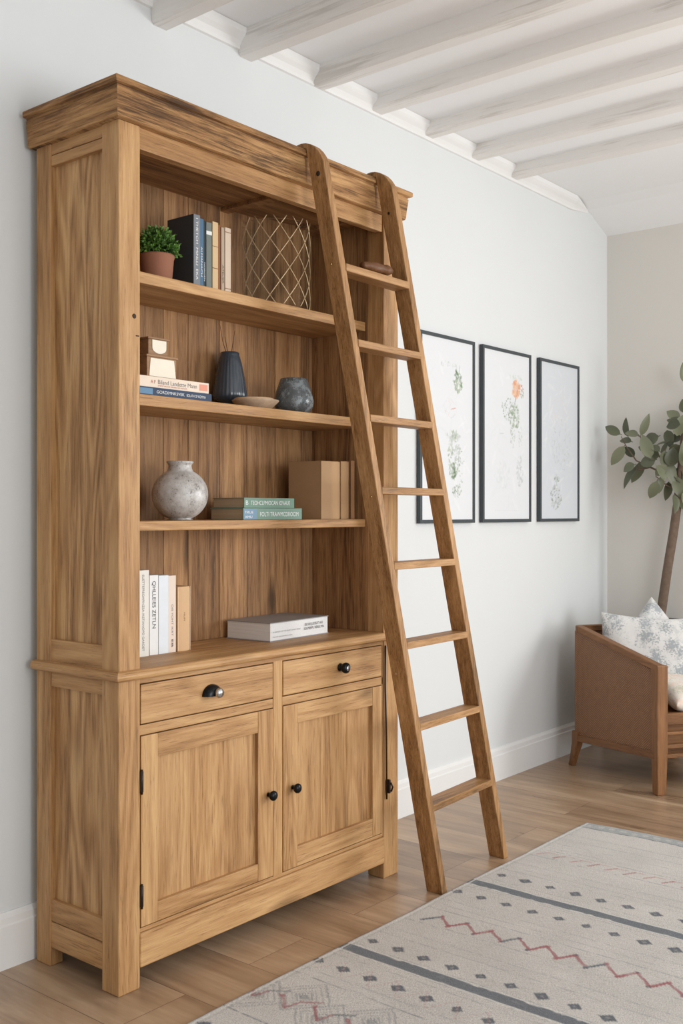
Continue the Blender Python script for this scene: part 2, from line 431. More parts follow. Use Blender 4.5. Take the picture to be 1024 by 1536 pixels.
# back boards
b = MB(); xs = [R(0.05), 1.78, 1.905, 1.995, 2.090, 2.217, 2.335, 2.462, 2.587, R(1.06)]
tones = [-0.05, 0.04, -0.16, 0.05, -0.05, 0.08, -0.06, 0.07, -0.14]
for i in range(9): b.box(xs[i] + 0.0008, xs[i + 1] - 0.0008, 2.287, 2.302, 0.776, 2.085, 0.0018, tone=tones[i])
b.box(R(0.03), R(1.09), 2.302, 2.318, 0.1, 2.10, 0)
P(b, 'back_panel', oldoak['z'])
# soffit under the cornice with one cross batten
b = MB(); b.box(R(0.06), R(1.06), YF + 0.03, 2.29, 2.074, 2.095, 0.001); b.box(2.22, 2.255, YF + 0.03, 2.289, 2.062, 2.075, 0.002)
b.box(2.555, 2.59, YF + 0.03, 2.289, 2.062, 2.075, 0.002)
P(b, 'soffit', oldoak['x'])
b = MB(); b.box(R(0.0665), R(1.0465), YF + 0.006, YF + 0.032, 2.038, 2.104, 0.003); P(b, 'fascia_rail', oak['x'])
for z in (1.732, 1.424, 1.108):
    b = MB(); t = 0.029 if z > 1.2 else 0.025
    b.box(R(0.067), R(1.045), 2.062, 2.2865, z, z + t, 0.003); P(b, 'shelf', oak['x'])

def sweep(prof, x0, x1, yf, yb):
    """profile of (outset, z) run round the left side, the front and the right side with mitred corners"""
    b = MB(); vs = []
    for (d, z) in prof: vs += [(x0 - d, yb, z), (x0 - d, yf - d, z), (x1 + d, yf - d, z), (x1 + d, yb, z)]
    n = len(prof)
    for i in range(n - 1):
        for j in range(3):
            b.add([vs[i * 4 + j], vs[i * 4 + j + 1], vs[(i + 1) * 4 + j + 1], vs[(i + 1) * 4 + j]], [(0, 1, 2, 3)], mat=(0 if j == 1 else 1))
    b.add(vs[:4], [(0, 1, 2, 3)]); b.add(vs[-4:], [(0, 1, 2, 3)])
    b.add([vs[i * 4] for i in range(n)] + [vs[i * 4 + 3] for i in range(n)], [(i, i + 1, n + i + 1, n + i) for i in range(n - 1)], mat=1)
    return b
cp = [(0.012, 2.090), (0.016, 2.092), (0.018, 2.098), (0.020, 2.122), (0.023, 2.146), (0.024, 2.157), (0.021, 2.159), (0.023, 2.163), (0.032, 2.165), (0.034, 2.168), (0.034, 2.178), (0.031, 2.181)]
b = sweep(cp, X0, X1, YF, YB + 0.01); P(b, 'cornice', [rough_oak['x'], rough_oak['y']])
# worktop
wp = [(0.003, 0.7505), (0.009, 0.751), (0.014, 0.755), (0.016, 0.761), (0.015, 0.767), (0.011, 0.773), (0.005, 0.7755)]
b = sweep(wp, X0, X1, YF, YB + 0.004); P(b, 'worktop', [oak['x'], oak['y']])
# face frame of the lower part
b = MB()
b.box(R(0.064), R(1.047), YF + 0.004, YF + 0.024, 0.738, 0.752, 0.001, 0)
b.box(R(0.064), R(0.5405), YF + 0.004, YF + 0.024, 0.612, 0.6365, 0.0015, 0)
b.box(R(0.5795), R(1.047), YF + 0.004, YF + 0.024, 0.612, 0.6365, 0.0015, 0)
b.box(R(0.064), R(1.047), YF + 0.004, YF + 0.024, 0.1335, 0.143, 0.001, 0)
b.box(R(0.5415), R(0.5785), YF + 0.003, YF + 0.024, 0.142, 0.740, 0.0015, 1)
b.box(R(1.0405), R(1.047), YF + 0.004, YF + 0.03, 0.142, 0.740, 0.001, 1)
P(b, 'face_frame', [oak['x'], oak['z']])
b = MB(); b.box(R(0.064), R(1.0475), YF - 0.003, YF + 0.03, 0.050, 0.1325, 0.004, seg=3); P(b, 'plinth_rail', oak['x'])
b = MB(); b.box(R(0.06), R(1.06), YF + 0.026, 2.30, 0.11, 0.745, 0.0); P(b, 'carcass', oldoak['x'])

def knob(parent, base, x, z, y, big=False):
    Mr = Matrix.Rotation(math.pi / 2, 4, 'X')
    b = MB(); s = 1.25 if big else 1.0
    pf = [(0.0065, 0.0), (0.006, 0.006), (0.007, 0.010), (0.0115 * s, 0.013), (0.0138 * s, 0.018), (0.0132 * s, 0.023), (0.009 * s, 0.0268), (0.004, 0.028), (0.0, 0.0282)]
    b.lathe(pf, x, y, z, 28, M=Mr)
    o = P(b, 'knob', M_black, parent, base)
    return o
def drawer(x0, x1, style):
    z0, z1 = 0.6395, 0.7355
    b = MB(); b.box(x0, x1, YF + 0.002, YF + 0.03, z0, z1, 0.0025)
    d = P(b, 'drawer', oak['x']); base = BB
    cx, cz = (x0 + x1) / 2 + (0.0 if style == 'cup' else 0.022), 0.691
    if style == 'cup':
        b = MB(); vs = []; fs = []; na, nb = 20, 8      # half-round cup pull
        for i in range(na + 1):
            a = math.pi * i / na
            for j in range(nb + 1):
                t = j / nb * math.pi / 2
                vs.append((cx + 0.033 * math.cos(a) * (1 if j < nb else 0.0) * math.cos(t * 0.86), YF + 0.002 - 0.021 * math.sin(t), cz - 0.012 + 0.029 * math.sin(a) * math.cos(t * 0.80)))
        for i in range(na):
            for j in range(nb): fs.append((i * (nb + 1) + j, (i + 1) * (nb + 1) + j, (i + 1) * (nb + 1) + j + 1, i * (nb + 1) + j + 1))
        b.add(vs, fs, smooth=True)
        h = P(b, 'cup_pull', M_black, d, (0, 0, 0))
        Mr = Matrix.Rotation(math.pi / 2, 4, 'X'); b = MB()
        b.lathe([(0.006, 0), (0.006, 0.014), (0.012, 0.019), (0.0135, 0.025), (0.010, 0.031), (0.0, 0.0325)], cx + 0.004, YF, cz - 0.004, 24, M=Mr)
        k = P(b, 'pull_stud', M_silver, d, (0, 0, 0)); k['label'] = 'worn silver stud in the black cup pull'
        for q in (h, k): q.data.transform(Matrix.Translation(-BB))
    else:
        Mr = Matrix.Rotation(math.pi / 2, 4, 'X'); b = MB()
        b.lathe([(0.012, 0), (0.012, 0.003), (0.007, 0.005), (0.007, 0.012), (0.0145, 0.016), (0.0165, 0.022), (0.0155, 0.028), (0.010, 0.032), (0.0, 0.033)], cx, YF + 0.002, cz, 28, M=Mr)
        k = P(b, 'knob', M_black, d)
        b = MB(); b.lathe([(0.0085, 0), (0.0085, 0.0012), (0.0, 0.002)], cx, YF - 0.0302, cz, 24, M=Mr)
        P(b, 'knob_cap', M_silver, d)
drawer(R(0.0695), R(0.5385), 'cup'); drawer(R(0.5815), R(1.0375), 'knob')

def door(x0, x1, z0, z1, sl, sr, rt, rb, kx, hinges):
    y0 = YF + 0.002
    b = MB()
    b.box(x0, x0 + sl, y0, y0 + 0.022, z0, z1, 0.0018, 1); b.box(x1 - sr, x1, y0, y0 + 0.022, z0, z1, 0.0018, 1)
    b.box(x0 + sl, x1 - sr, y0 + 0.0004, y0 + 0.022, z1 - rt, z1, 0.0018, 0); b.box(x0 + sl, x1 - sr, y0 + 0.0004, y0 + 0.022, z0, z0 + rb, 0.0018, 0)
    d = P(b, 'door', [oak['x'], oak['z']])
    b = MB(); xa, xb = x0 + sl - 0.002, x1 - sr + 0.002; n = 3
    for i in range(n):
        b.box(xa + (xb - xa) * i / n + 0.0001, xa + (xb - xa) * (i + 1) / n - 0.0001, y0 + 0.012, y0 + 0.021, z0 + rb - 0.002, z1 - rt + 0.002, 0.0003, tone=(-0.03, 0.025, -0.01)[i])
    P(b, 'door_panel', oak['z'], d)
    knob(d, BB, kx, 0.375, y0)
    for hz in hinges:
        b = MB(); b.box(x0 - 0.006, x0 + 0.0035, y0 - 0.005, y0 + 0.006, hz - 0.026, hz + 0.026, 0.0015)
        b.tube([(x0 - 0.0015, y0 - 0.004, hz - 0.03), (x0 - 0.0015, y0 - 0.004, hz + 0.03)], 0.0028, 10)
        P(b, 'hinge', M_iron, d)
door(R(0.0705), R(0.5395), 0.1455, 0.6095, 0.053, 0.060, 0.058, 0.048, R(0.520), (0.50, 0.222))
door(R(0.5815), R(1.0385), 0.1455, 0.6095, 0.060, 0.046, 0.056, 0.056, R(0.620), ())
# rod and latch in the groove beside the right post
b = MB(); b.tube([(R(1.050), YF - 0.004, 0.735), (R(1.048), YF - 0.005, 0.60), (R(1.053), YF - 0.006, 0.45), (R(1.054), YF - 0.006, 0.33), (R(1.056), YF - 0.005, 0.25)], 0.0026, 8)
rod = P(b, 'latch_rod', M_iron)
b = MB(); b.box(R(1.058), R(1.066), YF - 0.014, YF + 0.001, 0.268, 0.312, 0.003); b.tube([(R(1.062), YF - 0.016, 0.302), (R(1.070), YF - 0.018, 0.288), (R(1.064), YF - 0.016, 0.274)], 0.003, 8)
P(b, 'latch', M_iron, rod)
# small knots and nail marks on the post
b = MB(); b.lathe([(0.0, 0.0), (0.006, 0.0003), (0.004, 0.0008), (0.0, 0.0009)], R(0.047), YF - 0.0002, 1.628, 14, M=Matrix.Rotation(math.pi / 2, 4, 'X'))
M_knot = plain('dark_knot', srgb(66, 50, 42), 0.8)
P(b, 'knot', M_knot)
b = MB(); b.box(R(0.052), R(0.062), YF - 0.0006, YF + 0.001, 1.580, 1.583, 0.0003); P(b, 'nail_mark', M_knot)

# ------------------------------------------------------------ ladder
LB = Vector((2.64, 1.76, 0))
ld = empty('library_ladder', LB, 'oak library ladder hooked over the bookcase cornice with eight flat treads', 'ladder')
RAIL = dict(L=(2.642, -0.188, 1.826, 0.0595), Rr=(3.048, -0.226, 1.852, 0.0475))
TK, DP = 0.027, 0.055
def rail(key):
    xa, xs_, ya, ys = RAIL[key]
    yb = lambda z: ya + ys * z
    zc = 2.105
    poly = [(yb(0), 0.0), (yb(0) - DP - 0.004, 0.0), (yb(zc) - DP, zc)]
    cy, cz = 1.972, 2.122       # outer curve of the hook
    Y0 = yb(zc) - DP
    for i in range(1, 13):
        t = math.pi * i / 14
        poly.append((cy - (cy - Y0) * math.cos(t), cz + 0.077 * math.sin(t)))
    poly += [(2.034, 2.184), (2.028, 2.1818)]
    for i in range(0, 7):
        poly.append((2.016 - 0.060 * i / 6, 2.1818 + 0.003 * math.sin(math.pi * i / 6)))
    poly += [(yb(2.14) - 0.001, 2.14), (yb(2.08), 2.08)]
    b = MB(); b.prism(poly, lambda y, z: (xa + xs_ * z, y, z), lambda y, z: (xa + TK + xs_ * z, y, z))
    r = P(b, 'ladder_rail', ladder_oak['z'], ld, LB, bevel=0.0025)
    Mr = Matrix.Rotation(-math.pi / 2, 4, 'Y')
    def stud(z, dy, rad, mat, nm):
        b = MB(); b.lathe([(rad, 0.0), (rad, 0.0015), (rad * 0.6, 0.003), (0, 0.0032)], xa + xs_ * z, yb(z) - DP * dy, z, 16, M=Mr); P(b, nm, mat, r, LB)
    if key == 'L':
        stud(2.108, 0.55, 0.007, M_iron, 'bolt'); stud(1.86, 0.45, 0.0035, M_brass, 'screw'); stud(1.20, 0.62, 0.003, M_brass, 'screw')
        stud(0.675, 0.3, 0.0045, ladder_oak['y'], 'dowel')
    else: stud(2.07, 0.5, 0.004, M_iron, 'screw')
    return r
rail('L'); rail('Rr')
def tread(z):
    t = 0.0215; a = RAIL['L']; c = RAIL['Rr']
    xl = a[0] + a[1] * z + TK - 0.003; xr = c[0] + c[1] * z + 0.003
    ly0, ly1 = a[2] + a[3] * z - DP - 0.004, a[2] + a[3] * z + 0.001
    ry0, ry1 = c[2] + c[3] * z - DP - 0.004, c[2] + c[3] * z + 0.001
    b = MB()
    vs = [(xl, ly0, z - t / 2), (xr, ry0, z - t / 2), (xr, ry1, z - t / 2), (xl, ly1, z - t / 2), (xl, ly0, z + t / 2), (xr, ry0, z + t / 2), (xr, ry1, z + t / 2), (xl, ly1, z + t / 2)]
    b.add(vs, [(0, 3, 2, 1), (4, 5, 6, 7), (0, 1, 5, 4), (1, 2, 6, 5), (2, 3, 7, 6), (3, 0, 4, 7)])
    P(b, 'tread', ladder_oak['x'], ld, LB, bevel=0.003)
for z in (0.264, 0.513, 0.760, 0.996, 1.218, 1.427, 1.640, 1.852): tread(z)

# ------------------------------------------------------------ books
INK = {k: plain('ink_' + k, v, 0.6) for k, v in dict(black=srgb(48, 46, 46), grey=srgb(120, 118, 118), white=srgb(226, 228, 226), tan=srgb(130, 92, 62), red=srgb(178, 96, 84), blue=srgb(96, 134, 166)).items()}
def paper(name, c): 
    w = NT(name); w.coords(); v = w.base
    n = w.noise(w.scaled(v, (300, 3, 300)), 1, 2, 0.5)
    w.col(w.mix(n, tuple(x * 0.72 for x in c[:3]) + (1,), c)); w.rough(0.85); return w.m
M_pages = paper('page_edges', srgb(226, 214, 192)); M_pagesW = paper('white_page_edges', srgb(242, 242, 241)); M_pagesD = paper('browned_page_edges', srgb(186, 164, 134))
def cloth(name, c, rough=0.55): return plain(name, c, rough, var=0.07, vs=18, bump=0.12, bs=400, spec=0.4)

def upright(label, group, x0, x1, y, z, d, h, cover, pages=M_pages, texts=(), sp=None, round_=False, cat='book', bandm=None):
    base = Vector((x0, y, z)); t = x1 - x0; g = 0.0005
    e = empty('book', base, label, cat, group)
    ct = min(0.0022, t * 0.16)
    b = MB(); b.box(g, ct, 0.001, d, 0, h, 0.0006); b.box(t - ct, t - g, 0.001, d, 0, h, 0.0006)
    if round_:
        poly = [(g, 0.006)] + [(t / 2 - (t / 2 - g) * math.cos(math.pi * i / 10), 0.006 - 0.0055 * math.sin(math.pi * i / 10)) for i in range(1, 10)] + [(t - g, 0.006)]
        b.prism(poly, lambda x, yy: (x, yy, 0), lambda x, yy: (x, yy, h))
    else: b.box(g, t - g, 0, 0.003, 0, h, 0.0010, mat=1 if sp else 0)
    b.obj('cover', [cover, sp] if sp else cover, e)
    b = MB(); b.box(ct, t - ct, 0.0028, d - 0.003, 0.002, h - 0.003, 0); b.obj('pages', pages, e)
    for (s, size, zt, w, m) in texts:
        lettering(s, size, (t / 2 - size * 0.34, -0.0003, zt), (0, 0, -1), (1, 0, 0), m, e, width=w)
    if bandm:
        for (za, zb, m) in bandm:
            b = MB(); b.box(g, t - g, -0.0004, 0.0006, za, zb, 0); b.obj('spine_band', m, e)
    return e
def flat(label, group, x0, x1, y, z, d, t, cover, pages=M_pages, texts=(), rz=0.0, cat='book', ct=0.002, patches=(), pivot=None, spine=True):
    base = Vector((x0, y, z)); L = x1 - x0
    e = empty('book', base, label, cat, group, rz)
    b = MB(); b.box(0, L, 0.001, d, 0, ct, 0.0006); b.box(0, L, 0.001, d, t - ct, t - 0.0003, 0.0006)
    if spine: b.box(0, L, 0, 0.003, 0, t - 0.0003, 0.001)
    b.obj('cover', cover, e)
    b = MB(); b.box(0.003, L - 0.003, 0.0028, d - 0.003, ct, t - ct, 0); b.obj('pages', pages, e)
    for (s, size, xo, zo, w, m) in texts: lettering(s, size, (xo, -0.0003, zo), (1, 0, 0), (0, 0, 1), m, e, width=w)
    for (a, c, za, zb, m) in patches:
        b = MB(); b.box(a, c, -0.0004, 0.0005, za, zb, 0); b.obj('spine_patch', m, e)
    return e

Z1, Z2, Z3, ZW = 1.7612, 1.4532, 1.1332, 0.7757
G = 'upright books on the top shelf'; yy = 2.082
upright('dark slate hardback with white spine lettering beside the potted plant', G, 1.922, 1.9465, yy, Z1, 0.105, 0.192, cloth('slate_cloth', srgb(62, 66, 70)), texts=[('I THETCH  MINLLI  EKA', 0.011, 0.182, 0.165, INK['white'])], sp=cloth('slate_spine', srgb(118, 124, 130)))
upright('thin mid blue book with speckled spine right of the slate hardback', G, 1.9465, 1.963, yy + 0.004, Z1, 0.1, 0.186, cloth('blue_cloth', srgb(76, 108, 136)), texts=[('ALMANACH', 0.008, 0.11, 0.08, INK['white'])])
upright('dark teal thin book standing between the blue and the grey book', G, 1.963, 1.972, yy + 0.006, Z1, 0.1, 0.184, cloth('teal_cloth', srgb(38, 52, 56)), texts=[('NORDEN', 0.006, 0.07, 0.05, INK['white'])])
upright('grey green book with a pale emblem near the top of its spine', G, 1.972, 1.993, yy + 0.004, Z1, 0.1, 0.182, cloth('grey_green_cloth', srgb(110, 118, 114)), bandm=[(0.148, 0.158, INK['white'])])
upright('cream yellow tall book with a worn top edge on the top shelf', G, 1.995, 2.017, yy + 0.004, Z1, 0.1, 0.188, cloth('cream_cloth', srgb(206, 178, 138)), bandm=[(0.06, 0.062, INK['tan']), (0.12, 0.1215, INK['tan'])])
upright('narrow rust red book on the top shelf', G, 2.017, 2.027, yy + 0.006, Z1, 0.1, 0.184, cloth('rust_cloth', srgb(142, 78, 52)))
upright('narrow beige book with black lettering right of the rust red one', G, 2.030, 2.043, yy + 0.006, Z1, 0.1, 0.180, cloth('beige_cloth', srgb(178, 158, 136)), texts=[('ATELIER', 0.008, 0.075, 0.05, INK['black'])])
upright('pale pinkish book at the right end of the top shelf row', G, 2.043, 2.066, yy + 0.004, Z1, 0.1, 0.182, cloth('pale_pink_cloth', srgb(208, 188, 168)), bandm=[(0.012, 0.014, INK['tan']), (0.168, 0.170, INK['tan'])])

G = 'books stacked flat on the second shelf'
flat('navy blue book with white spine lettering lying flat on the second shelf', G, 1.700, 1.979, 2.072, Z2, 0.15, 0.0215, cloth('navy_cloth', srgb(42, 62, 88)), M_pages,
     [('GORDIMNKSVEK', 0.011, 0.085, 0.007, 0.095, INK['white']), ('BOLATH OF KOMMA', 0.010, 0.188, 0.007, 0.068, INK['white'])], patches=[(0.03, 0.072, 0.003, 0.018, INK['blue'])])
flat('cream book with faded lettering and salmon block lying on the navy book', G, 1.700, 1.971, 2.075, Z2 + 0.0217, 0.15, 0.0285, cloth('cream_paper_cover', srgb(228, 212, 194)), M_pages,
     [('Biland Landette Mann', 0.016, 0.092, 0.010, 0.135, INK['grey']), ('EVENTYRLIGE REISER OG HAGER', 0.005, 0.092, 0.004, 0.10, INK['red']), ('A F', 0.013, 0.068, 0.010, 0.016, INK['red'])], patches=[(0.236, 0.266, 0.006, 0.023, plain('salmon', srgb(222, 150, 128), 0.6))])
G = 'books stacked flat on the third shelf'
gc = cloth('sage_cloth', srgb(112, 142, 126)); gc2 = cloth('pale_sage_cloth', srgb(120, 148, 134))
bluep = plain('spine_blue', srgb(118, 148, 172), 0.6)
flat('sage green book with blue spine block, lower of the flat pair beside the round vase', G, 2.112, 2.361, 2.084, Z3, 0.135, 0.0335, gc2, M_pagesD,
     [('TRUE', 0.010, 0.006, 0.018, 0.034, INK['white']), ('AMU', 0.010, 0.006, 0.005, 0.030, INK['white']), ('FOLTI TRAWMCDROCIM', 0.018, 0.068, 0.010, 0.165, INK['white'])], patches=[(0.002, 0.055, 0.001, 0.031, bluep)])
flat('sage green book, upper of the flat pair beside the round vase', G, 2.118, 2.329, 2.086, Z3 + 0.0337, 0.130, 0.0295, gc, M_pagesD,
     [('TEOHCLPMIOCAN IOVAUE', 0.017, 0.026, 0.009, 0.165, INK['white']), ('B', 0.018, 0.006, 0.009, 0.010, INK['white'])])

G = 'kraft paper books on the third shelf'
kr = [cloth('kraft_%d' % i, c, 0.7) for i, c in enumerate((srgb(176, 142, 106), srgb(188, 152, 112), srgb(172, 136, 98), srgb(150, 112, 78)))]
upright('thick kraft paper covered book, leftmost of the tan upright books', G, 2.457, 2.508, 2.090, Z3, 0.135, 0.180, kr[0], M_pagesD)
upright('kraft covered book second from the left among the tan upright books', G, 2.509, 2.553, 2.092, Z3, 0.13, 0.180, kr[1], M_pagesD, round_=True)
upright('kraft covered book with rough spine, third among the tan upright books', G, 2.554, 2.594, 2.090, Z3, 0.13, 0.182, kr[2], M_pagesD, round_=True)
upright('narrow brown book, rightmost of the tan upright books beside the ladder rail', G, 2.603, 2.622, 2.090, Z3, 0.13, 0.186, kr[3], M_pagesD)

G = 'pale books standing on the worktop'
wc = lambda n, c: cloth(n, c, 0.5)
upright('tall white book with fine grey spine text half hidden by the left post', G, 1.782, 1.8225, 2.145, ZW, 0.12, 0.227, wc('white_cover_a', srgb(226, 222, 214)), M_pagesW, [('EUETTEFREOAPINZSA IKETIANOPD GARDET', 0.010, 0.215, 0.20, INK['grey'])])
upright('white book with large black spine lettering at the left end of the worktop', G, 1.828, 1.8585, 2.150, ZW, 0.115, 0.212, wc('white_cover_b', srgb(228, 228, 227)), M_pagesW, [('QHLLEIES ZETLN', 0.017, 0.196, 0.125, INK['black'])])
upright('plain pale blue white book without lettering on the worktop', G, 1.859, 1.8945, 2.150, ZW, 0.115, 0.210, wc('white_cover_c', srgb(220, 226, 232)), M_pagesW)
upright('thin white and blush book with small grey spine text on the worktop', G, 1.895, 1.9225, 2.152, ZW, 0.11, 0.208, wc('blush_cover', srgb(226, 208, 194)), M_pagesW, [('OIS YOHT IKRT', 0.009, 0.13, 0.085, INK['grey']), ('EB', 0.009, 0.035, 0.02, INK['black'])])
upright('shorter tan clothbound book at the right end of the white books', G, 1.927, 1.975, 2.150, ZW, 0.11, 0.176, wc('tan_cover', srgb(210, 172, 130)), M_pages, [('HUM', 0.007, 0.105, 0.022, INK['tan'])], round_=True)
flat('large white book in a grey cover lying alone on the worktop', None, 2.236, 2.522, 2.096, ZW, 0.172, 0.056, wc('grey_glossy_cover', srgb(150, 148, 148)), M_pagesW,
     [('BECHELJUGTEATY AFE', 0.011, 0.165, 0.034, 0.09, INK['black']), ('GILPBEIPL VEREL M6', 0.011, 0.160, 0.022, 0.10, INK['black']), ('A HISTORY OF THE QUIET COAST ROAD', 0.005, 0.012, 0.026, 0.13, INK['grey']), ('PRINTED AND BOUND IN LINEN', 0.004, 0.012, 0.012, 0.09, INK['grey'])],
     rz=math.radians(3.5), ct=0.003, spine=False)

# ------------------------------------------------------------ potted plant (top shelf)
px_, py_ = 1.824, 2.117
pt = empty('potted_plant', (px_, py_, Z1), 'bushy small-leaved green plant in a terracotta pot at the left of the top shelf', 'plant')
b = MB(); b.lathe([(0, 0), (0.036, 0), (0.040, 0.004), (0.0445, 0.055), (0.0465, 0.060), (0.0465, 0.066), (0.043, 0.067), (0.0415, 0.058), (0.0, 0.057)], seg=48); b.obj('pot', M_terra, pt)
b = MB(); b.lathe([(0, 0.062), (0.03, 0.061), (0.041, 0.058)], seg=32); b.obj('soil', M_soil, pt)
b = MB(); stems = MB(); rs = random.Random(3)
def small_leaf(b, p, d, L, W, tone):
    d = d.normalized(); s = d.orthogonal().normalized(); s = Matrix.Rotation(rs.uniform(0, 6.28), 3, d) @ s; n = d.cross(s)
    b.add([p, p + d * L * 0.5 + s * W + n * L * 0.12, p + d * L, p + d * L * 0.5 - s * W + n * L * 0.12], [(0, 1, 2), (0, 2, 3)], tone=tone, smooth=False)
for i in range(230):
    a = rs.uniform(0, 2 * math.pi); u = rs.uniform(-0.25, 1); r = math.sqrt(max(0, 1 - u * u)) if u < 1 else 0
    dv = Vector((r * math.cos(a), r * math.sin(a), u * 0.95)); dv.normalize()
    rad = 0.054 * rs.uniform(0.82, 1.1)
    c0 = Vector((0.003, 0, 0.080)); tip = c0 + Vector((dv.x * rad * 1.02, dv.y * rad, dv.z * rad * 1.02))
    if tip.y + py_ > 2.277: continue
    stems.tube([c0 * 0.8, (c0 + tip) / 2 + Vector((0, 0, 0.004)), tip], 0.0007, 4)
    for k in range(13):
        t = 0.5 + 0.5 * k / 12; p = c0.lerp(tip, t)
        dd = (dv + Vector((rs.gauss(0, 0.75), rs.gauss(0, 0.75), rs.gauss(0.15, 0.75))))
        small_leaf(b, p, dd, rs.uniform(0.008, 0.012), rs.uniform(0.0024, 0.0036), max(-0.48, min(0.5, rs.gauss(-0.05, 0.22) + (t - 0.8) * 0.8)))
b.obj('foliage', M_box, pt); stems.obj('stems', plain('green_stem', srgb(60, 84, 36), 0.7), pt)

# ------------------------------------------------------------ glass vessel in a gold lattice (top shelf)
lx, ly, lr, lh = 2.343, 2.174, 0.104, 0.272
lt = empty('lattice_vase', (lx, ly, Z1), 'large clear glass cylinder wrapped in a pale gold diamond wire lattice', 'vase')
M_glass = NT('clear_glass'); M_glass.b.inputs['Transmission Weight'].default_value = 1; M_glass.rough(0.03); M_glass.b.inputs['IOR'].default_value = 1.08
M_glass.col((0.98, 0.99, 0.985, 1)); M_glass = M_glass.m
b = MB(); b.lathe([(0.0, 0.001), (lr - 0.004, 0.001), (lr - 0.002, 0.006), (lr - 0.002, lh - 0.014), (lr - 0.003, lh - 0.012), (lr - 0.004, lh - 0.014), (lr - 0.004, 0.008), (0.0, 0.006)], seg=64)
b.obj('glass', M_glass, lt)
b = MB(); NW = 11; a0 = math.atan2(-ly, -lx); stepa = 2 * math.pi / NW; rise = 0.0415
def lat(i, k): 
    a = a0 + 0.12 + i * stepa / 2; z = -0.008 + k * rise
    return a, z
def seg_wire(i0, k0, i1, k1):
    pts = []
    for q in range(7):
        t = q / 6; a = a0 + 0.12 + (i0 + (i1 - i0) * t) * stepa / 2; z = -0.008 + (k0 + (k1 - k0) * t) * rise
        if 0.002 <= z <= lh + 0.001: pts.append((lr * 1.0 * math.cos(a), lr * math.sin(a), z))
    if len(pts) > 1: b.tube(pts, 0.0015, 6)
for i in range(-5, 6):
    for k in range(0, 8):
        if (i + k) % 2 == 0:
            for di in (-1, 1):
                if abs(i + di) <= 5 and k < 7: seg_wire(i, k, i + di, k + 1)
b.obj('wire_lattice', M_goldwire, lt)

# ------------------------------------------------------------ second shelf ornaments
def label_block(name, label, x, y, z, w, d, h, top, taper):
    e = empty(name, (x, y, z), label, 'box', 'small boxes stacked on the flat books')
    fr = wood(name + '_wood', 'x', srgb(104, 74, 48), srgb(140, 106, 74), srgb(168, 132, 98))
    b = MB(); b.box(0.004, w - 0.004, 0.004, d, 0.003, h - 0.004, 0.002); b.box(0, w, 0, d + 0.002, h - 0.005, h, 0.0015); b.box(0.001, w - 0.001, 0.001, d + 0.001, 0, 0.003, 0.001)
    b.obj('wooden_case', fr, e)
    m = plain(name + '_paper', srgb(232, 224, 206), 0.5, var=0.06, vs=40)
    b = MB(); a, c = taper
    if top == 'round':
        poly = [(w * 0.22, h * 0.86), (w * 0.86, h * 0.86)] + [(w * 0.54 + w * 0.32 * math.cos(t * math.pi / 10), h * 0.42 - h * 0.30 * math.sin(t * math.pi / 10)) for t in range(0, 11)]
    else: poly = [(w * a, h * 0.08), (w * (1 - a * 0.6), h * 0.08), (w * (1 - c), h * 0.86), (w * c * 1.2, h * 0.86)]
    b.prism(poly, lambda xx, zz: (xx, 0.0025, zz), lambda xx, zz: (xx, 0.0045, zz)); b.obj('paper_label', m, e)
    return e
label_block('keepsake_box', 'wooden box with a large cream label, on top of the cream book', 1.776, 2.10, Z2 + 0.0504, 0.108, 0.07, 0.060, 'sq', (0.10, 0.12))
label_block('keepsake_box', 'smaller wooden box with a rounded cream label, topmost of the stack', 1.786, 2.106, Z2 + 0.1106, 0.074, 0.055, 0.047, 'round', (0, 0))

dv_ = empty('ribbed_vase', (2.205, 2.232, Z2), 'dark blue grey ribbed vase with dry twigs on the second shelf', 'vase')
b = MB(); pf = [(0.0, 0.0), (0.030, 0.0), (0.031, 0.006), (0.027, 0.018), (0.030, 0.026), (0.0455, 0.034), (0.049, 0.042), (0.0485, 0.052), (0.042, 0.095), (0.034, 0.134), (0.030, 0.150), (0.0275, 0.156), (0.0275, 0.163), (0.0245, 0.165), (0.022, 0.158), (0.03, 0.12), (0.0, 0.11)]
vs_ = MB(); pf = [(r_ * 1.04, z_ * 1.07) for r_, z_ in pf]
seg = 120; n = len(pf); V = []; Fc = []
for j in range(seg):
    a = 2 * math.pi * j / seg
    for i, (r, z) in enumerate(pf):
        k = 1.0
        if 0.034 <= z <= 0.15 and i < 12: k = 1 + 0.035 * (abs(math.sin(a * 13)) ** 0.7 - 0.5)
        V.append((r * k * math.cos(a), r * k * math.sin(a), z))
for j in range(seg):
    q = (j + 1) % seg
    for i in range(n - 1): Fc.append((j * n + i, q * n + i, q * n + i + 1, j * n + i + 1))
vs_.add(V, Fc, smooth=True)
vs_.obj('vase_body', plain('slate_glaze', srgb(56, 66, 76), 0.25, var=0.25, vs=30, spec=0.6, coat=0.4), dv_)
b = MB()
for (dx, dy, h) in ((-0.028, 0.01, 0.255), (0.026, 0.004, 0.245), (-0.006, 0.012, 0.225)):
    b.tube([(0, 0, 0.115), (dx * 0.25, dy * 0.4, 0.165), (dx * 0.7, dy, 0.21), (dx, dy * 1.2, h)], [0.0014, 0.0013, 0.0011, 0.0006], 6)
b.obj('twigs', plain('dry_twig', srgb(92, 64, 44), 0.8), dv_)

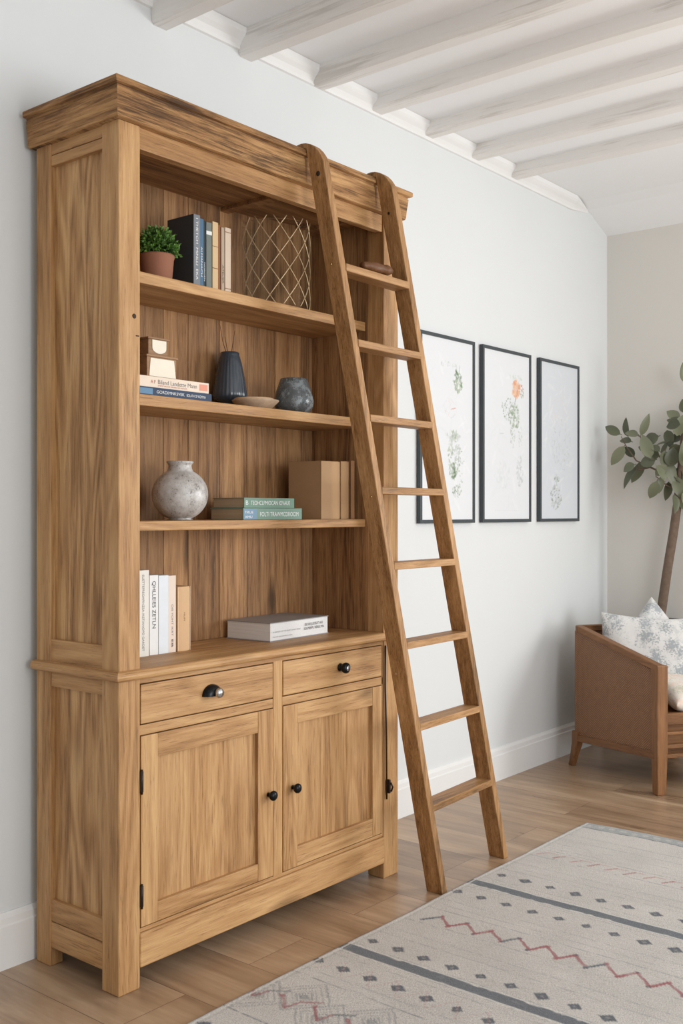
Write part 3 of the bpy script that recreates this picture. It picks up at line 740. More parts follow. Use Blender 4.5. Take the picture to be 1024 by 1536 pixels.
dish = empty('ceramic_dish', (2.212, 2.133, Z2), 'shallow rustic beige bowl with a lid between the ribbed vase and the glass', 'bowl')
rust = plain('speckled_stoneware', srgb(192, 168, 142), 0.6, var=0.35, vs=60, bump=0.4, bs=120)
b = MB(); b.lathe([(0, 0), (0.040, 0), (0.046, 0.003), (0.060, 0.016), (0.068, 0.024), (0.069, 0.027), (0.066, 0.0275), (0.05, 0.018), (0.0, 0.014)], seg=56); b.obj('bowl', rust, dish)
b = MB(); b.lathe([(0, 0.021), (0.058, 0.0265), (0.060, 0.029), (0.056, 0.0325), (0.03, 0.035), (0.0, 0.0355)], cx=-0.006, seg=48); b.obj('lid', plain('pale_stoneware', srgb(214, 182, 146), 0.6, var=0.2, vs=30, bump=0.3), dish)

gv = empty('smoked_glass_vase', (2.378, 2.132, Z2), 'rounded smoky grey glass vase with frosted crackle on the second shelf', 'vase')
w = NT('crackled_smoke_glass'); v = w.coords(rnd=False)
vor = w.node('ShaderNodeTexNoise'); w.l.new(v, vor.inputs['Vector']); vor.inputs['Scale'].default_value = 70; vor.inputs['Detail'].default_value = 6; vor.inputs['Roughness'].default_value = 0.75
big = w.noise(v, 22, 2, 0.5)
fr = w.ramp(w.math('ADD', vor.outputs[0], w.math('MULTIPLY', w.math('SUBTRACT', big, 0.5), 0.9)), [(0.46, (0, 0, 0)), (0.70, (1, 1, 1))])
w.col(w.mix(fr, srgb(150, 158, 162), srgb(172, 180, 184))); w.rough(w.math('MULTIPLY_ADD', fr, 0.5, 0.06))
w.l.new(w.math('MULTIPLY_ADD', fr, -0.35, 0.75), w.b.inputs['Transmission Weight']); w.b.inputs['IOR'].default_value = 1.4
b = MB(); b.lathe([(0, 0), (0.034, 0.0), (0.048, 0.006), (0.058, 0.020), (0.0605, 0.038), (0.056, 0.062), (0.047, 0.088), (0.041, 0.106), (0.039, 0.1065), (0.038, 0.104), (0.044, 0.086), (0.053, 0.060), (0.057, 0.038), (0.054, 0.022), (0.044, 0.010), (0.0, 0.006)], seg=64)
b.obj('glass_body', w.m, gv)

# ------------------------------------------------------------ third shelf round vase
rv = MB(); Rr = 0.0765
pf = [(0, 0), (0.030, 0.0), (0.036, 0.002)]
for i in range(3, 27):
    t = math.pi * i / 29.0 + 0.06
    pf.append((Rr * math.sin(t), 0.070 - 0.0715 * math.cos(t)))
pf = [p for p in pf if p[0] > 0.030 or p[1] < 0.08]
pf += [(0.0325, 0.141), (0.0315, 0.148), (0.033, 0.153), (0.0365, 0.156), (0.037, 0.1595), (0.035, 0.161), (0.029, 0.159), (0.027, 0.150), (0.03, 0.14), (0.0, 0.12)]
rv.lathe(pf, seg=64)
w = NT('speckled_grey_glaze'); v = w.coords(rnd=False)
sp_ = w.noise(v, 260, 5, 0.8); md = w.noise(v, 26, 4, 0.7)
c = w.mix(w.ramp(md, [(0.35, (0, 0, 0)), (0.65, (1, 1, 1))]), srgb(166, 161, 156), srgb(208, 206, 204))
c = w.mix(w.ramp(w.math('ADD', sp_, w.math('MULTIPLY', w.math('SUBTRACT', md, 0.5), 0.4)), [(0.36, (1, 1, 1)), (0.43, (0, 0, 0))]), c, srgb(96, 90, 84))
c = w.mix(w.ramp(sp_, [(0.60, (0, 0, 0)), (0.66, (1, 1, 1))]), c, srgb(222, 220, 216))
w.col(c); w.rough(0.45); w.bump(sp_, 0.3, 0.001); w.b.inputs['Coat Weight'].default_value = 0.25
o = rv.obj('round_vase', w.m, None, loc=(1.942, 2.158, Z3)); tag(o, 'round speckled grey stoneware vase with a short neck on the third shelf', 'vase')

# ------------------------------------------------------------ brown leather pouch on the top tread
b = MB(); V = []; Fc = []
n1, n2 = 22, 16
for i in range(n1):
    t = i / (n1 - 1); x = -0.06 + 0.12 * t
    r = 0.017 * (0.55 + 0.45 * math.sin(math.pi * min(1, t * 1.1 + 0.02))) + (0.006 if t > 0.72 else 0) * math.sin((t - 0.72) / 0.28 * math.pi)
    for j in range(n2):
        a = 2 * math.pi * j / n2; rr = r * (1 + 0.12 * mnoise.noise(Vector((t * 7, math.cos(a) * 2, math.sin(a) * 2))))
        V.append((x, rr * math.cos(a) * 1.1, max(-0.0165, rr * math.sin(a) * 0.95)))
for i in range(n1 - 1):
    for j in range(n2): Fc.append((i * n2 + j, i * n2 + (j + 1) % n2, (i + 1) * n2 + (j + 1) % n2, (i + 1) * n2 + j))
Fc.append(tuple(range(n2))); Fc.append(tuple((n1 - 1) * n2 + j for j in range(n2)))
b.add(V, Fc, smooth=True)
pch = b.obj('leather_roll', plain('brown_leather', srgb(104, 66, 36), 0.5, var=0.4, vs=50, bump=0.6, bs=120), None, loc=(2.480, 1.894, 1.8795))
pch.rotation_euler = (0, 0, math.radians(-8))
tag(pch, 'small wrinkled brown leather roll lying on the topmost ladder tread', 'pouch')

# ------------------------------------------------------------ framed botanical prints
class Canvas:
    def __init__(s, w, h, res, base):
        s.nx = int(w / res) + 1; s.ny = int(h / res) + 1; s.w = w; s.h = h
        s.X, s.Y = np.meshgrid(np.linspace(0, w, s.nx), np.linspace(0, h, s.ny))
        s.c = np.ones((s.ny, s.nx, 3)) * np.array(base[:3])
        s.rs = np.random.RandomState(int(base[0] * 1e4) % 997)
    def ell(s, x, y, a, b, ang, col, alpha):
        ca, sa = math.cos(ang), math.sin(ang); dx = s.X - x; dy = s.Y - y
        u = (dx * ca + dy * sa) / a; v = (-dx * sa + dy * ca) / b
        m = np.clip(1.6 - 1.6 * (u * u + v * v), 0, 1) * alpha
        s.c = s.c * (1 - m[..., None]) + np.array(col[:3]) * m[..., None]
    def spray(s, x, y, rx, ry, n, cols, size, alpha, aspect=0.42):
        for i in range(n):
            a = s.rs.uniform(0, 6.28); r = math.sqrt(s.rs.uniform(0, 1))
            c = cols[s.rs.randint(len(cols))]
            L = size * s.rs.uniform(0.6, 1.4)
            s.ell(x + rx * r * math.cos(a), y + ry * r * math.sin(a), L, L * aspect * s.rs.uniform(0.6, 1.4), s.rs.uniform(0, 3.14), c, alpha * s.rs.uniform(0.4, 1))
    def line(s, pts, wd, col, alpha):
        for (p, q) in zip(pts[:-1], pts[1:]):
            s.ell((p[0] + q[0]) / 2, (p[1] + q[1]) / 2, math.dist(p, q) / 2 * 1.25, wd, math.atan2(q[1] - p[1], q[0] - p[0]), col, alpha)
def paint_attr(me, cols):
    a = me.color_attributes.new('paint', 'FLOAT_COLOR', 'POINT')
    full = np.ones((len(me.vertices), 4)); full[:, :3] = cols; a.data.foreach_set('color', full.ravel())
PZ0, PZ1 = 1.111, 1.861
sg, dg, lg, pk, og, gy = srgb(110, 138, 96), srgb(74, 100, 70), srgb(170, 184, 158), srgb(214, 156, 140), srgb(222, 178, 146), srgb(176, 182, 184)
def art(cv, k):
    w, h = cv.w, cv.h
    cv.spray(w * .5, h * .5, w * .45, h * .48, 90, [srgb(214, 218, 218), srgb(224, 226, 228), srgb(236, 238, 240)], 0.035, 0.28, 0.2)
    if k == 0:
        cv.spray(w * .70, h * .775, .030, .045, 60, [dg, sg, sg], 0.011, 0.8); cv.line([(w * .72, h * .82), (w * .74, h * .87)], .002, sg, .6)
        for i in range(9): cv.line([(w * .64 + i * .004, h * .79), (w * .66 + i * .005, h * .71)], .0018, (0.8, 0.82, 0.78), .6)
        cv.spray(w * .52, h * .86, .06, .012, 26, [lg, gy], 0.008, 0.4)
        cv.spray(w * .55, h * .62, .05, .04, 20, [pk, gy], 0.014, 0.25, .15); cv.line([(w * .56, h * .615), (w * .66, h * .625)], .003, pk, .8)
        cv.spray(w * .62, h * .36, .045, .10, 150, [sg, lg, lg, gy], 0.009, 0.6); cv.spray(w * .60, h * .27, .025, .03, 40, [dg, sg], 0.009, .7)
        cv.spray(w * .73, h * .30, .035, .08, 36, [sg, dg], 0.006, .6); cv.spray(w * .68, h * .16, .035, .025, 60, [sg, lg, dg], 0.006, .7)
        cv.spray(w * .60, h * .47, .05, .02, 50, [lg, gy], .01, .4)
    if k == 1:
        cv.spray(w * .70, h * .795, .034, .040, 90, [og, og, srgb(214, 146, 116), srgb(234, 200, 166)], 0.013, 0.75, .6); cv.spray(w * .83, h * .78, .02, .03, 24, [srgb(170, 110, 92), sg], 0.007, .7)
        cv.spray(w * .68, h * .86, .06, .012, 20, [lg], 0.01, .3)
        cv.line([(w * .70, h * .75), (w * .66, h * .69), (w * .64, h * .60)], .0022, dg, .8)
        cv.spray(w * .52, h * .665, .055, .05, 80, [dg, sg, gy], 0.0065, 0.75); cv.spray(w * .66, h * .62, .045, .055, 110, [sg, sg, lg], 0.009, 0.6)
        cv.spray(w * .62, h * .50, .02, .06, 40, [gy, lg, sg], 0.007, 0.5); cv.spray(w * .80, h * .50, .018, .05, 28, [gy, lg], 0.007, 0.5)
        cv.line([(w * .30, h * .515), (w * .42, h * .512)], .0015, gy, .8); cv.line([(w * .33, h * .55), (w * .33, h * .515)], .0015, gy, .5)
        cv.spray(w * .78, h * .29, .03, .07, 60, [gy, srgb(160, 170, 170)], 0.01, .4); cv.spray(w * .40, h * .26, .07, .06, 60, [srgb(206, 212, 212)], 0.014, .35)
        for i in range(12): cv.ell(w * (.25 + i * .045), h * .05, .004, .002, 0, gy, .5)
    if k == 2:
        cv.spray(w * .50, h * .70, .10, .07, 110, [srgb(212, 212, 214), srgb(220, 214, 212)], 0.014, .35, .25); cv.spray(w * .55, h * .48, .10, .12, 190, [gy, srgb(196, 202, 204)], 0.009, .45, .3)
        cv.spray(w * .40, h * .14, .055, .06, 210, [srgb(128, 144, 122), gy, srgb(100, 114, 98)], 0.0062, .6); cv.spray(w * .42, h * .26, .025, .02, 30, [gy, sg], 0.007, .6)
        cv.line([(w * .42, h * .20), (w * .42, h * .26)], .0015, sg, .8)
FR = [(3.330, 3.726, 'tall dark-framed botanical print partly hidden behind the ladder', 0),
      (3.787, 4.199, 'tall dark-framed botanical print with an orange bloom, middle of three', 1),
      (4.281, 4.672, 'tall dark-framed botanical print in pale grey, nearest the room corner', 2)]
for (xa, xb, lab, k) in FR:
    yb_, yf_ = WY - 0.003, WY - 0.033
    e = empty('framed_print', (xa, yb_, PZ0), lab, 'picture', 'three framed botanical prints')
    W_, H_, fw_ = xb - xa, PZ1 - PZ0, 0.014
    b = MB()
    b.box(0, W_, -0.017, 0, 0, fw_, 0.001); b.box(0, W_, -0.017, 0, H_ - fw_, H_, 0.001)
    b.box(0, fw_, -0.017, 0, fw_, H_ - fw_, 0.001); b.box(W_ - fw_, W_, -0.017, 0, fw_, H_ - fw_, 0.001)
    b.obj('frame', M_frame, e)
    b = MB(); b.box(0.002, W_ - 0.002, -0.006, -0.001, 0.002, H_ - 0.002, 0); b.obj('backing_board', plain('backing', srgb(180, 176, 168), 0.8), e)
    pw, ph = W_ - 2 * fw_, H_ - 2 * fw_
    cv = Canvas(pw, ph, 0.0026, srgb(222, 225, 229) if k < 2 else srgb(210, 215, 221)); art(cv, k)
    V = [(fw_ + x, -0.0125, fw_ + z) for x, z in zip(cv.X.ravel(), cv.Y.ravel())]
    nx, ny = cv.nx, cv.ny
    Fc = [(j * nx + i, j * nx + i + 1, (j + 1) * nx + i + 1, (j + 1) * nx + i) for j in range(ny - 1) for i in range(nx - 1)]
    me = bpy.data.meshes.new('print'); me.from_pydata(V, [], Fc); me.materials.append(M_print); paint_attr(me, cv.c.reshape(-1, 3))
    o = bpy.data.objects.new('print', me); COL.objects.link(o); o.parent = e

# ------------------------------------------------------------ rug
RX0, RX1, RY0, RY1 = 0.75, 3.585, 0.05, 1.762
res = 0.005
nx = int((RX1 - RX0) / res) + 1; ny = int((RY1 - RY0) / res) + 1
gx = np.linspace(RX0, RX1, nx); gy_ = np.linspace(RY0, RY1, ny); GX, GY = np.meshgrid(gx, gy_)
rr_ = np.random.RandomState(5)
def lattice_noise(X, Y, s, seed):
    r = np.random.RandomState(seed); g = r.rand(80, 80)
    xi = (X * s) % 79; yi = (Y * s) % 79; x0 = xi.astype(int); y0 = yi.astype(int); fx = xi - x0; fy = yi - y0
    fx = fx * fx * (3 - 2 * fx); fy = fy * fy * (3 - 2 * fy)
    return (g[y0, x0] * (1 - fx) + g[y0, x0 + 1] * fx) * (1 - fy) + (g[y0 + 1, x0] * (1 - fx) + g[y0 + 1, x0 + 1] * fx) * fy
cream = np.array(srgb(211, 206, 200)[:3]); slate = np.array(srgb(88, 96, 106)[:3]); navy = np.array(srgb(60, 68, 84)[:3])
red = np.array(srgb(160, 82, 86)[:3]); pink = np.array(srgb(190, 130, 126)[:3]); lgrey = np.array(srgb(160, 162, 162)[:3]); brd = np.array(srgb(150, 158, 162)[:3])
C = np.ones((ny, nx, 3)) * cream
C *= (0.93 + 0.12 * lattice_noise(GX, GY, 9, 1) + 0.06 * (lattice_noise(GX, GY * 0.2, 60, 2) - 0.5))[..., None]
wob = (lattice_noise(GX, GY, 14, 3) - 0.5) * 0.006; wobf = (lattice_noise(GX, GY, 70, 4) - 0.5) * 0.004
U = GX + wob + wobf; T = GY + (lattice_noise(GX, GY, 50, 8) - 0.5) * 0.005
wearn = lattice_noise(GX, GY, 45, 6)
def put(mask, col, a=1.0, wr=1.0):
    global C
    m = (np.clip(mask, 0, 1) * a * np.clip(1 - wr * 0.45 + 0.9 * wearn, 0, 1))[..., None]; C = C * (1 - m) + col * m
def stripe(x, wd): return np.clip((wd / 2 - np.abs(U - x)) / 0.002 + 0.5, 0, 1)
def dseg(x0, y0, x1, y1, wd):
    dx, dy = x1 - x0, y1 - y0; t = np.clip(((U - x0) * dx + (T - y0) * dy) / (dx * dx + dy * dy), 0, 1)
    d = np.hypot(U - x0 - t * dx, T - y0 - t * dy); return np.clip((wd / 2 - d) / 0.002 + 0.5, 0, 1)
def diamond(x, y, s, col, a=0.9):
    m = np.clip((s - (np.abs(U - x) * 1.15 + np.abs(T - y))) / 0.003 + 0.5, 0, 1)
    i0 = slice(None)
    put(m, col, a, 0.5); put(np.clip((s * 0.28 - (np.abs(U - x) + np.abs(T - y))) / 0.003 + 0.5, 0, 1), cream, 0.3)
def band(x, wd=0.038):
    put(stripe(x, wd), slate, 0.93, 0.3); put(stripe(x - wd / 2 - 0.010, 0.003), lgrey, 0.6); put(stripe(x + wd / 2 + 0.010, 0.003), lgrey, 0.6)
    put(stripe(x + wd / 2 + 0.004, 0.006), np.array(srgb(224, 222, 216)[:3]), 0.9); put(stripe(x - wd / 2 - 0.004, 0.006), np.array(srgb(224, 222, 216)[:3]), 0.9)
def dots(x, ph, s=0.021, col=None):
    y = 1.74 - ph
    while y > RY0 + 0.03:
        diamond(x, y, s * rr_.uniform(0.85, 1.1), navy if col is None else col); y -= 0.084
def zigzag(x0, x1, ph, col=red):
    y = 1.745 - ph; k = 0
    while y > RY0 + 0.05:
        ya = y - 0.030; yb = y - 0.083
        put(dseg(x0, y, x1, ya, 0.012), col if k % 3 else slate * 1.1, 0.95); put(dseg(x1, ya, x0 + 0.004, yb, 0.009), col, 0.85)
        diamond(x1 + 0.004, ya, 0.008, navy if k % 2 else red, 0.8); diamond(x0 - 0.002, y, 0.008, navy if k % 2 == 0 else red, 0.8); y = yb; k += 1
band(2.778); band(2.152)
dots(2.885, 0.035); dots(2.676, 0.005); dots(2.222, 0.03); dots(2.040, -0.005)
zigzag(2.434, 2.484, 0.05)
for x in (2.525, 2.413): put(stripe(x, 0.0025), lgrey, 0.8)
for x in (2.60, 2.735, 2.835, 2.94, 2.97, 3.02, 3.34, 3.28, 3.225, 2.33, 2.29, 2.56, 2.10, 1.99, 3.40): put(stripe(x, 0.0028), lgrey, 0.6)
put(stripe(1.955, 0.003), slate, 0.7); put(stripe(1.715, 0.003), slate, 0.8)
for x in (3.118, 3.195): put(stripe(x, 0.003), slate, 0.5)
y = 1.72; k = 0
while y > RY0 + 0.05:      # small pink hooks between two fine lines
    put(dseg(3.135, y, 3.172, y - 0.022, 0.008), red if k % 2 else pink, 0.9); put(dseg(3.172, y - 0.022, 3.176, y - 0.058, 0.004), pink, 0.7); y -= 0.062; k += 1
y = 1.72
while y > RY0 + 0.05:
    put(dseg(2.00, y, 2.075, y - 0.04, 0.003), pink, 0.4); put(dseg(2.075, y - 0.04, 2.00, y - 0.08, 0.003), pink, 0.4); y -= 0.084
def medallions(xc, hw):
    y = 1.735
    k = 0
    while y > RY0 + 0.05:   # nested grey lozenges with red stepped zigzags
        for s, a in ((0.075, 0.8), (0.058, 0.7), (0.038, 0.5), (0.024, 0.9)):
            m = np.abs((np.abs(U - xc - (0.03 if k % 2 else -0.03)) * 0.9 + np.abs(T - y)) - s)
            put(np.clip((0.003 - m) / 0.002 + 0.5, 0, 1), lgrey * 0.9, a)
        diamond(xc + (0.03 if k % 2 else -0.03), y, 0.018, lgrey * 0.75, 0.8)
        xa = xc - 0.045; xb = xc + 0.005
        put(dseg(xb, y + 0.045, xb - 0.045, y, 0.009), red, 0.85); put(dseg(xb - 0.045, y, xb, y - 0.012, 0.007), red, 0.8); put(dseg(xb, y - 0.012, xb + 0.028, y - 0.052, 0.008), red if k % 2 else slate, 0.8)
        diamond(xb + 0.002, y + 0.047, 0.010, red, 0.8)
        y -= 0.098; k += 1
medallions(1.835, 0.1)
for s_ in (-1,):
    band(1.50); dots(1.62, 0.02); dots(1.40, 0.05); zigzag(1.18, 1.24, 0.03); band(0.98)
    put(stripe(1.27, 0.003), lgrey, 0.8); put(stripe(1.15, 0.003), lgrey, 0.8)
put(np.clip((U - (RX1 - 0.066)) / 0.002, 0, 1), brd, 0.75); put(np.clip((0.004 - np.abs(U - (RX1 - 0.068))) / 0.002, 0, 1), slate * 0.8, 0.95)
put(np.clip((0.010 - np.abs(U - (RX1 - 0.035))) / 0.004, 0, 1) * (np.sin(GY * 150) > 0), cream, 0.6)
ed = RY1 - GY
put(np.clip((0.009 - ed) / 0.002, 0, 1), slate, 0.8); put(np.clip((0.004 - np.abs(ed - 0.016)) / 0.002, 0, 1), np.array(srgb(228, 226, 222)[:3]), 0.9); put(np.clip((0.002 - np.abs(ed - 0.026)) / 0.002, 0, 1), lgrey, 0.7)
put(np.clip((0.006 - (RX1 - GX)) / 0.002, 0, 1), slate, 0.8)
# rug mesh: slightly wavy edges, soft relief, underside 1 mm above the boards
wavy = 0.003 * (lattice_noise(GX * 0 + GX, GX * 0, 4.5, 11) - 0.5) * 2
wx = 0.008 * (lattice_noise(GY, GY * 0, 4, 12) - 0.5) * 2
PX = GX + wx * np.clip((GX - RX1 + 0.3) / 0.3, 0, 1); PY = GY + wavy * np.clip((GY - RY1 + 0.3) / 0.3, 0, 1)
PZ = 0.0095 + 0.0012 * (lattice_noise(GX, GY, 30, 21) - 0.5) + 0.0015 * (lattice_noise(GX, GY, 6, 22) - 0.5)
edge = np.minimum(np.minimum(GX - RX0, RX1 - GX), np.minimum(GY - RY0, RY1 - GY)); PZ = PZ - 0.004 * np.clip(1 - edge / 0.008, 0, 1) ** 2
V = np.stack([PX, PY, PZ], -1).reshape(-1, 3)
idx = np.arange(nx * ny).reshape(ny, nx)
Fq = np.stack([idx[:-1, :-1], idx[:-1, 1:], idx[1:, 1:], idx[1:, :-1]], -1).reshape(-1, 4).tolist()
ring = list(idx[0, :]) + list(idx[1:, -1]) + list(idx[-1, -2::-1]) + list(idx[-2:0:-1, 0])
nb = len(ring); low = V[ring].copy(); low[:, 2] = 0.0005
base_i = len(V); V = np.vstack([V, low])
for i in range(nb): j = (i + 1) % nb; Fq.append([int(ring[i]), base_i + i, base_i + j, int(ring[j])])
Fq.append([base_i + i for i in range(nb)][::-1])
cols = np.vstack([C.reshape(-1, 3), C.reshape(-1, 3)[ring] * 0.8])
me = bpy.data.meshes.new('rug'); me.from_pydata(V.tolist(), [], Fq); me.materials.append(M_rug); paint_attr(me, cols)
me.polygons.foreach_set('use_smooth', [True] * (len(Fq) - 1) + [False])
rug = bpy.data.objects.new('rug', me); COL.objects.link(rug)
tag(rug, 'cream woven rug with slate stripes and faded red zigzags on the oak floor', 'rug')

# ------------------------------------------------------------ armchair
CA = Vector((4.11, 1.707, 0)); cang = math.radians(-31)
ch = empty('armchair', CA, 'brown wooden armchair with woven cane sides in the far right corner', 'armchair', rz=cang)
w = NT('woven_cane'); v = w.coords(rnd=False)
sx = w.node('ShaderNodeSeparateXYZ'); w.l.new(v, sx.inputs[0])
hy = w.math('ADD', sx.outputs['Y'], sx.outputs['X'])
s1 = w.math('SINE', w.math('MULTIPLY', hy, 2 * math.pi / 0.0105)); s2 = w.math('SINE', w.math('MULTIPLY', sx.outputs['Z'], 2 * math.pi / 0.0105))
wv = w.math('MULTIPLY_ADD', w.math('MULTIPLY', s1, s2), 0.5, 0.5); nz = w.noise(v, 35, 4, 0.7)
cc = w.mix(w.math('MULTIPLY', w.math('POWER', wv, 1.6), w.math('MULTIPLY_ADD', nz, 0.9, 0.5)), srgb(82, 54, 34), srgb(190, 142, 102))
w.col(cc); w.rough(0.6); w.bump(w.math('ADD', wv, w.math('MULTIPLY', nz, 0.4)), 0.7, 0.003); M_cane = w.m
bxl, byl = -0.040, 0.574      # back-left corner in chair coordinates
WD = 0.52                      # inside width
def side_geo(x_front, x_back, s):
    xf = lambda y: x_front + (x_back - x_front) * y / byl
    # cane panel
    b = MB(); t = 0.016
    poly = [(0.03, 0.165), (byl - 0.01, 0.135), (byl - 0.01, 0.615), (byl - 0.05, 0.612), (0.03, 0.505)]
    b.prism(poly, lambda y, z: (xf(y) + s * 0.010, y, z), lambda y, z: (xf(y) + s * (0.010 + t), y, z)); b.obj('cane_panel', M_cane, ch)
    # top rail and bottom rail
    def bar(y0, z0, y1, z1, th, xw, off_=0.0):
        b = MB(); x_a = xf(y0); x_b = xf(y1)
        a = [(x_a + s * off_, y0, z0 - th), (x_a + s * (off_ + xw), y0, z0 - th), (x_a + s * (off_ + xw), y0, z0), (x_a + s * off_, y0, z0)]
        c = [(x_b + s * off_, y1, z1 - th), (x_b + s * (off_ + xw), y1, z1 - th), (x_b + s * (off_ + xw), y1, z1), (x_b + s * off_, y1, z1)]
        b.add(a + c, [(0, 1, 2, 3), (4, 7, 6, 5), (0, 4, 5, 1), (1, 5, 6, 2), (2, 6, 7, 3), (3, 7, 4, 0)]); return b
    bar(0.0, 0.532, byl - 0.04, 0.640, 0.028, 0.036).obj('arm_rail', chair_wood['y'], ch, bevel=0.004)
    bar(0.02, 0.178, byl - 0.01, 0.145, 0.030, 0.034).obj('bottom_rail', chair_wood['y'], ch, bevel=0.003)
    # front leg: square post from floor to arm; back leg splayed backwards
    b = MB(); q = [(x_front, -0.002), (x_front + s * 0.052, -0.002), (x_front + s * 0.052, 0.042), (x_front, 0.042)]
    ft = [(x_front + s * 0.006, 0.004), (x_front + s * 0.048, 0.004), (x_front + s * 0.048, 0.040), (x_front + s * 0.006, 0.040)]
    b.add([(p[0], p[1], 0) for p in ft] + [(p[0], p[1], 0.17) for p in q] + [(p[0], p[1], 0.530) for p in q], [(0, 1, 2, 3)] + [(i, (i + 1) % 4, 4 + (i + 1) % 4, 4 + i) for i in range(4)] + [(4 + i, 4 + (i + 1) % 4, 8 + (i + 1) % 4, 8 + i) for i in range(4)] + [(8, 9, 10, 11)])
    b.obj('leg', chair_wood['z'], ch, bevel=0.004)
    b = MB(); secs = [(0.0, 0.020, 0.030, 0.006), (0.05, 0.010, 0.034, 0.003), (0.10, 0.003, 0.042, 0.0), (0.16, 0.0, 0.05, 0.0)]
    V = []
    for (z, dy, ww, dx) in secs:
        y1 = byl + dy; y0 = y1 - ww; xo = x_back - s * dx
        V += [(xo, y0, z), (xo + s * ww * 0.8, y0, z), (xo + s * ww * 0.8, y1, z), (xo, y1, z)]
    Fs = [(0, 1, 2, 3), (12, 13, 14, 15)]
    for k in range(3): Fs += [(k * 4 + i, k * 4 + (i + 1) % 4, k * 4 + 4 + (i + 1) % 4, k * 4 + 4 + i) for i in range(4)]
    b.add(V, Fs); b.obj('leg', chair_wood['z'], ch, bevel=0.004)
side_geo(0.0, bxl, 1); side_geo(WD, WD + 0.009, -1)
# back: cane panel and curved top rail
b = MB(); b.box(0.02, WD - 0.02, byl - 0.022, byl - 0.008, 0.15, 0.615, 0.001); b.obj('cane_panel', M_cane, ch)
b = MB(); rp = []
for (x, y) in ((bxl + 0.018, byl - 0.045), (bxl + 0.020, byl - 0.030), (bxl + 0.032, byl - 0.020), (bxl + 0.055, byl - 0.016), (WD - 0.046, byl - 0.016), (WD - 0.02, byl - 0.022), (WD - 0.009, byl - 0.045)): rp.append((x, y))
V = []; 
for i, (x, y) in enumerate(rp):
    a = Vector(rp[max(i - 1, 0)]); c = Vector(rp[min(i + 1, len(rp) - 1)]); t = (c - a).normalized(); nrm = Vector((-t.y, t.x))
    for (o_, z) in ((0.017, 0.612), (0.017, 0.640), (-0.017, 0.640), (-0.017, 0.612)): V.append((x + nrm.x * o_, y + nrm.y * o_, z))
Fs = [(0, 1, 2, 3), tuple(4 * (len(rp) - 1) + i for i in (3, 2, 1, 0))]
for k in range(len(rp) - 1): Fs += [(k * 4 + i, k * 4 + 4 + i, k * 4 + 4 + (i + 1) % 4, k * 4 + (i + 1) % 4) for i in range(4)]
b.add(V, Fs); b.obj('top_rail', chair_wood['x'], ch, bevel=0.004)
b = MB(); b.box(0.0, WD, byl - 0.03, byl - 0.004, 0.118, 0.15, 0.003); b.obj('bottom_rail', chair_wood['x'], ch)
# seat frame, bowed front slats
def bowed(z, th, dep, name, m, y0=0.012, bow=0.012):
    b = MB(); V = []; N = 12
    for i in range(N + 1):
        t = i / N; x = 0.05 + (WD - 0.10) * t; y = y0 - bow * math.sin(math.pi * t)
        V += [(x, y, z), (x, y + dep, z), (x, y + dep, z + th), (x, y, z + th)]
    Fs = [(0, 1, 2, 3), tuple(4 * N + i for i in (3, 2, 1, 0))]
    for k in range(N): Fs += [(k * 4 + i, k * 4 + 4 + i, k * 4 + 4 + (i + 1) % 4, k * 4 + (i + 1) % 4) for i in range(4)]
    b.add(V, Fs); b.obj(name, m, ch, bevel=0.002)
bowed(0.285, 0.045, 0.03, 'front_rail', chair_wood['x']); bowed(0.243, 0.012, 0.012, 'front_slat', chair_wood['x']); bowed(0.187, 0.016, 0.02, 'front_slat', chair_wood['x']); bowed(0.148, 0.016, 0.02, 'front_slat', chair_wood['x'])
b = MB(); b.box(0.03, WD - 0.03, 0.04, byl - 0.025, 0.285, 0.322, 0.006); b.box(0.08, WD - 0.08, 0.05, 0.08, 0.15, 0.285, 0.002); b.obj('seat', chair_wood['x'], ch)

def fabric(name, c0, c1, c2, sc=1.0):
    w = NT(name); v = w.coords(rnd=False)
    n1 = w.noise(v, 26 * sc, 4, 0.65, 0.4); n2 = w.noise(v, 110 * sc, 5, 0.75); n3 = w.noise(v, 14 * sc, 2, 0.5)
    vo = w.node('ShaderNodeTexVoronoi'); vo.inputs['Scale'].default_value = 15 * sc; w.l.new(v, vo.inputs['Vector'])
    fl = w.math('SUBTRACT', 0.62, w.math('ADD', vo.outputs['Distance'], w.math('MULTIPLY', w.math('SUBTRACT', n2, 0.5), 2.6)))
    m = w.ramp(fl, [(0.14, (0, 0, 0)), (0.34, (1, 1, 1))])
    m2 = w.ramp(w.math('ADD', n1, w.math('MULTIPLY', w.math('SUBTRACT', n2, 0.5), 0.6)), [(0.52, (0, 0, 0)), (0.64, (1, 1, 1))])
    c = w.mix(w.math('MULTIPLY', m2, 0.55), c0, c2); c = w.mix(w.math('MULTIPLY', m, 0.75), c, c1)
    w.col(c); w.rough(0.9); w.bump(w.noise(v, 500, 3, 0.7), 0.3, 0.001); w.b.inputs['Sheen Weight'].default_value = 0.2; return w.m
M_floral = fabric('floral_fabric', srgb(222, 221, 219), srgb(134, 144, 152), srgb(188, 192, 190))
M_floral2 = fabric('peach_floral_fabric', srgb(224, 216, 206), srgb(178, 182, 160), srgb(214, 180, 160), 0.9)
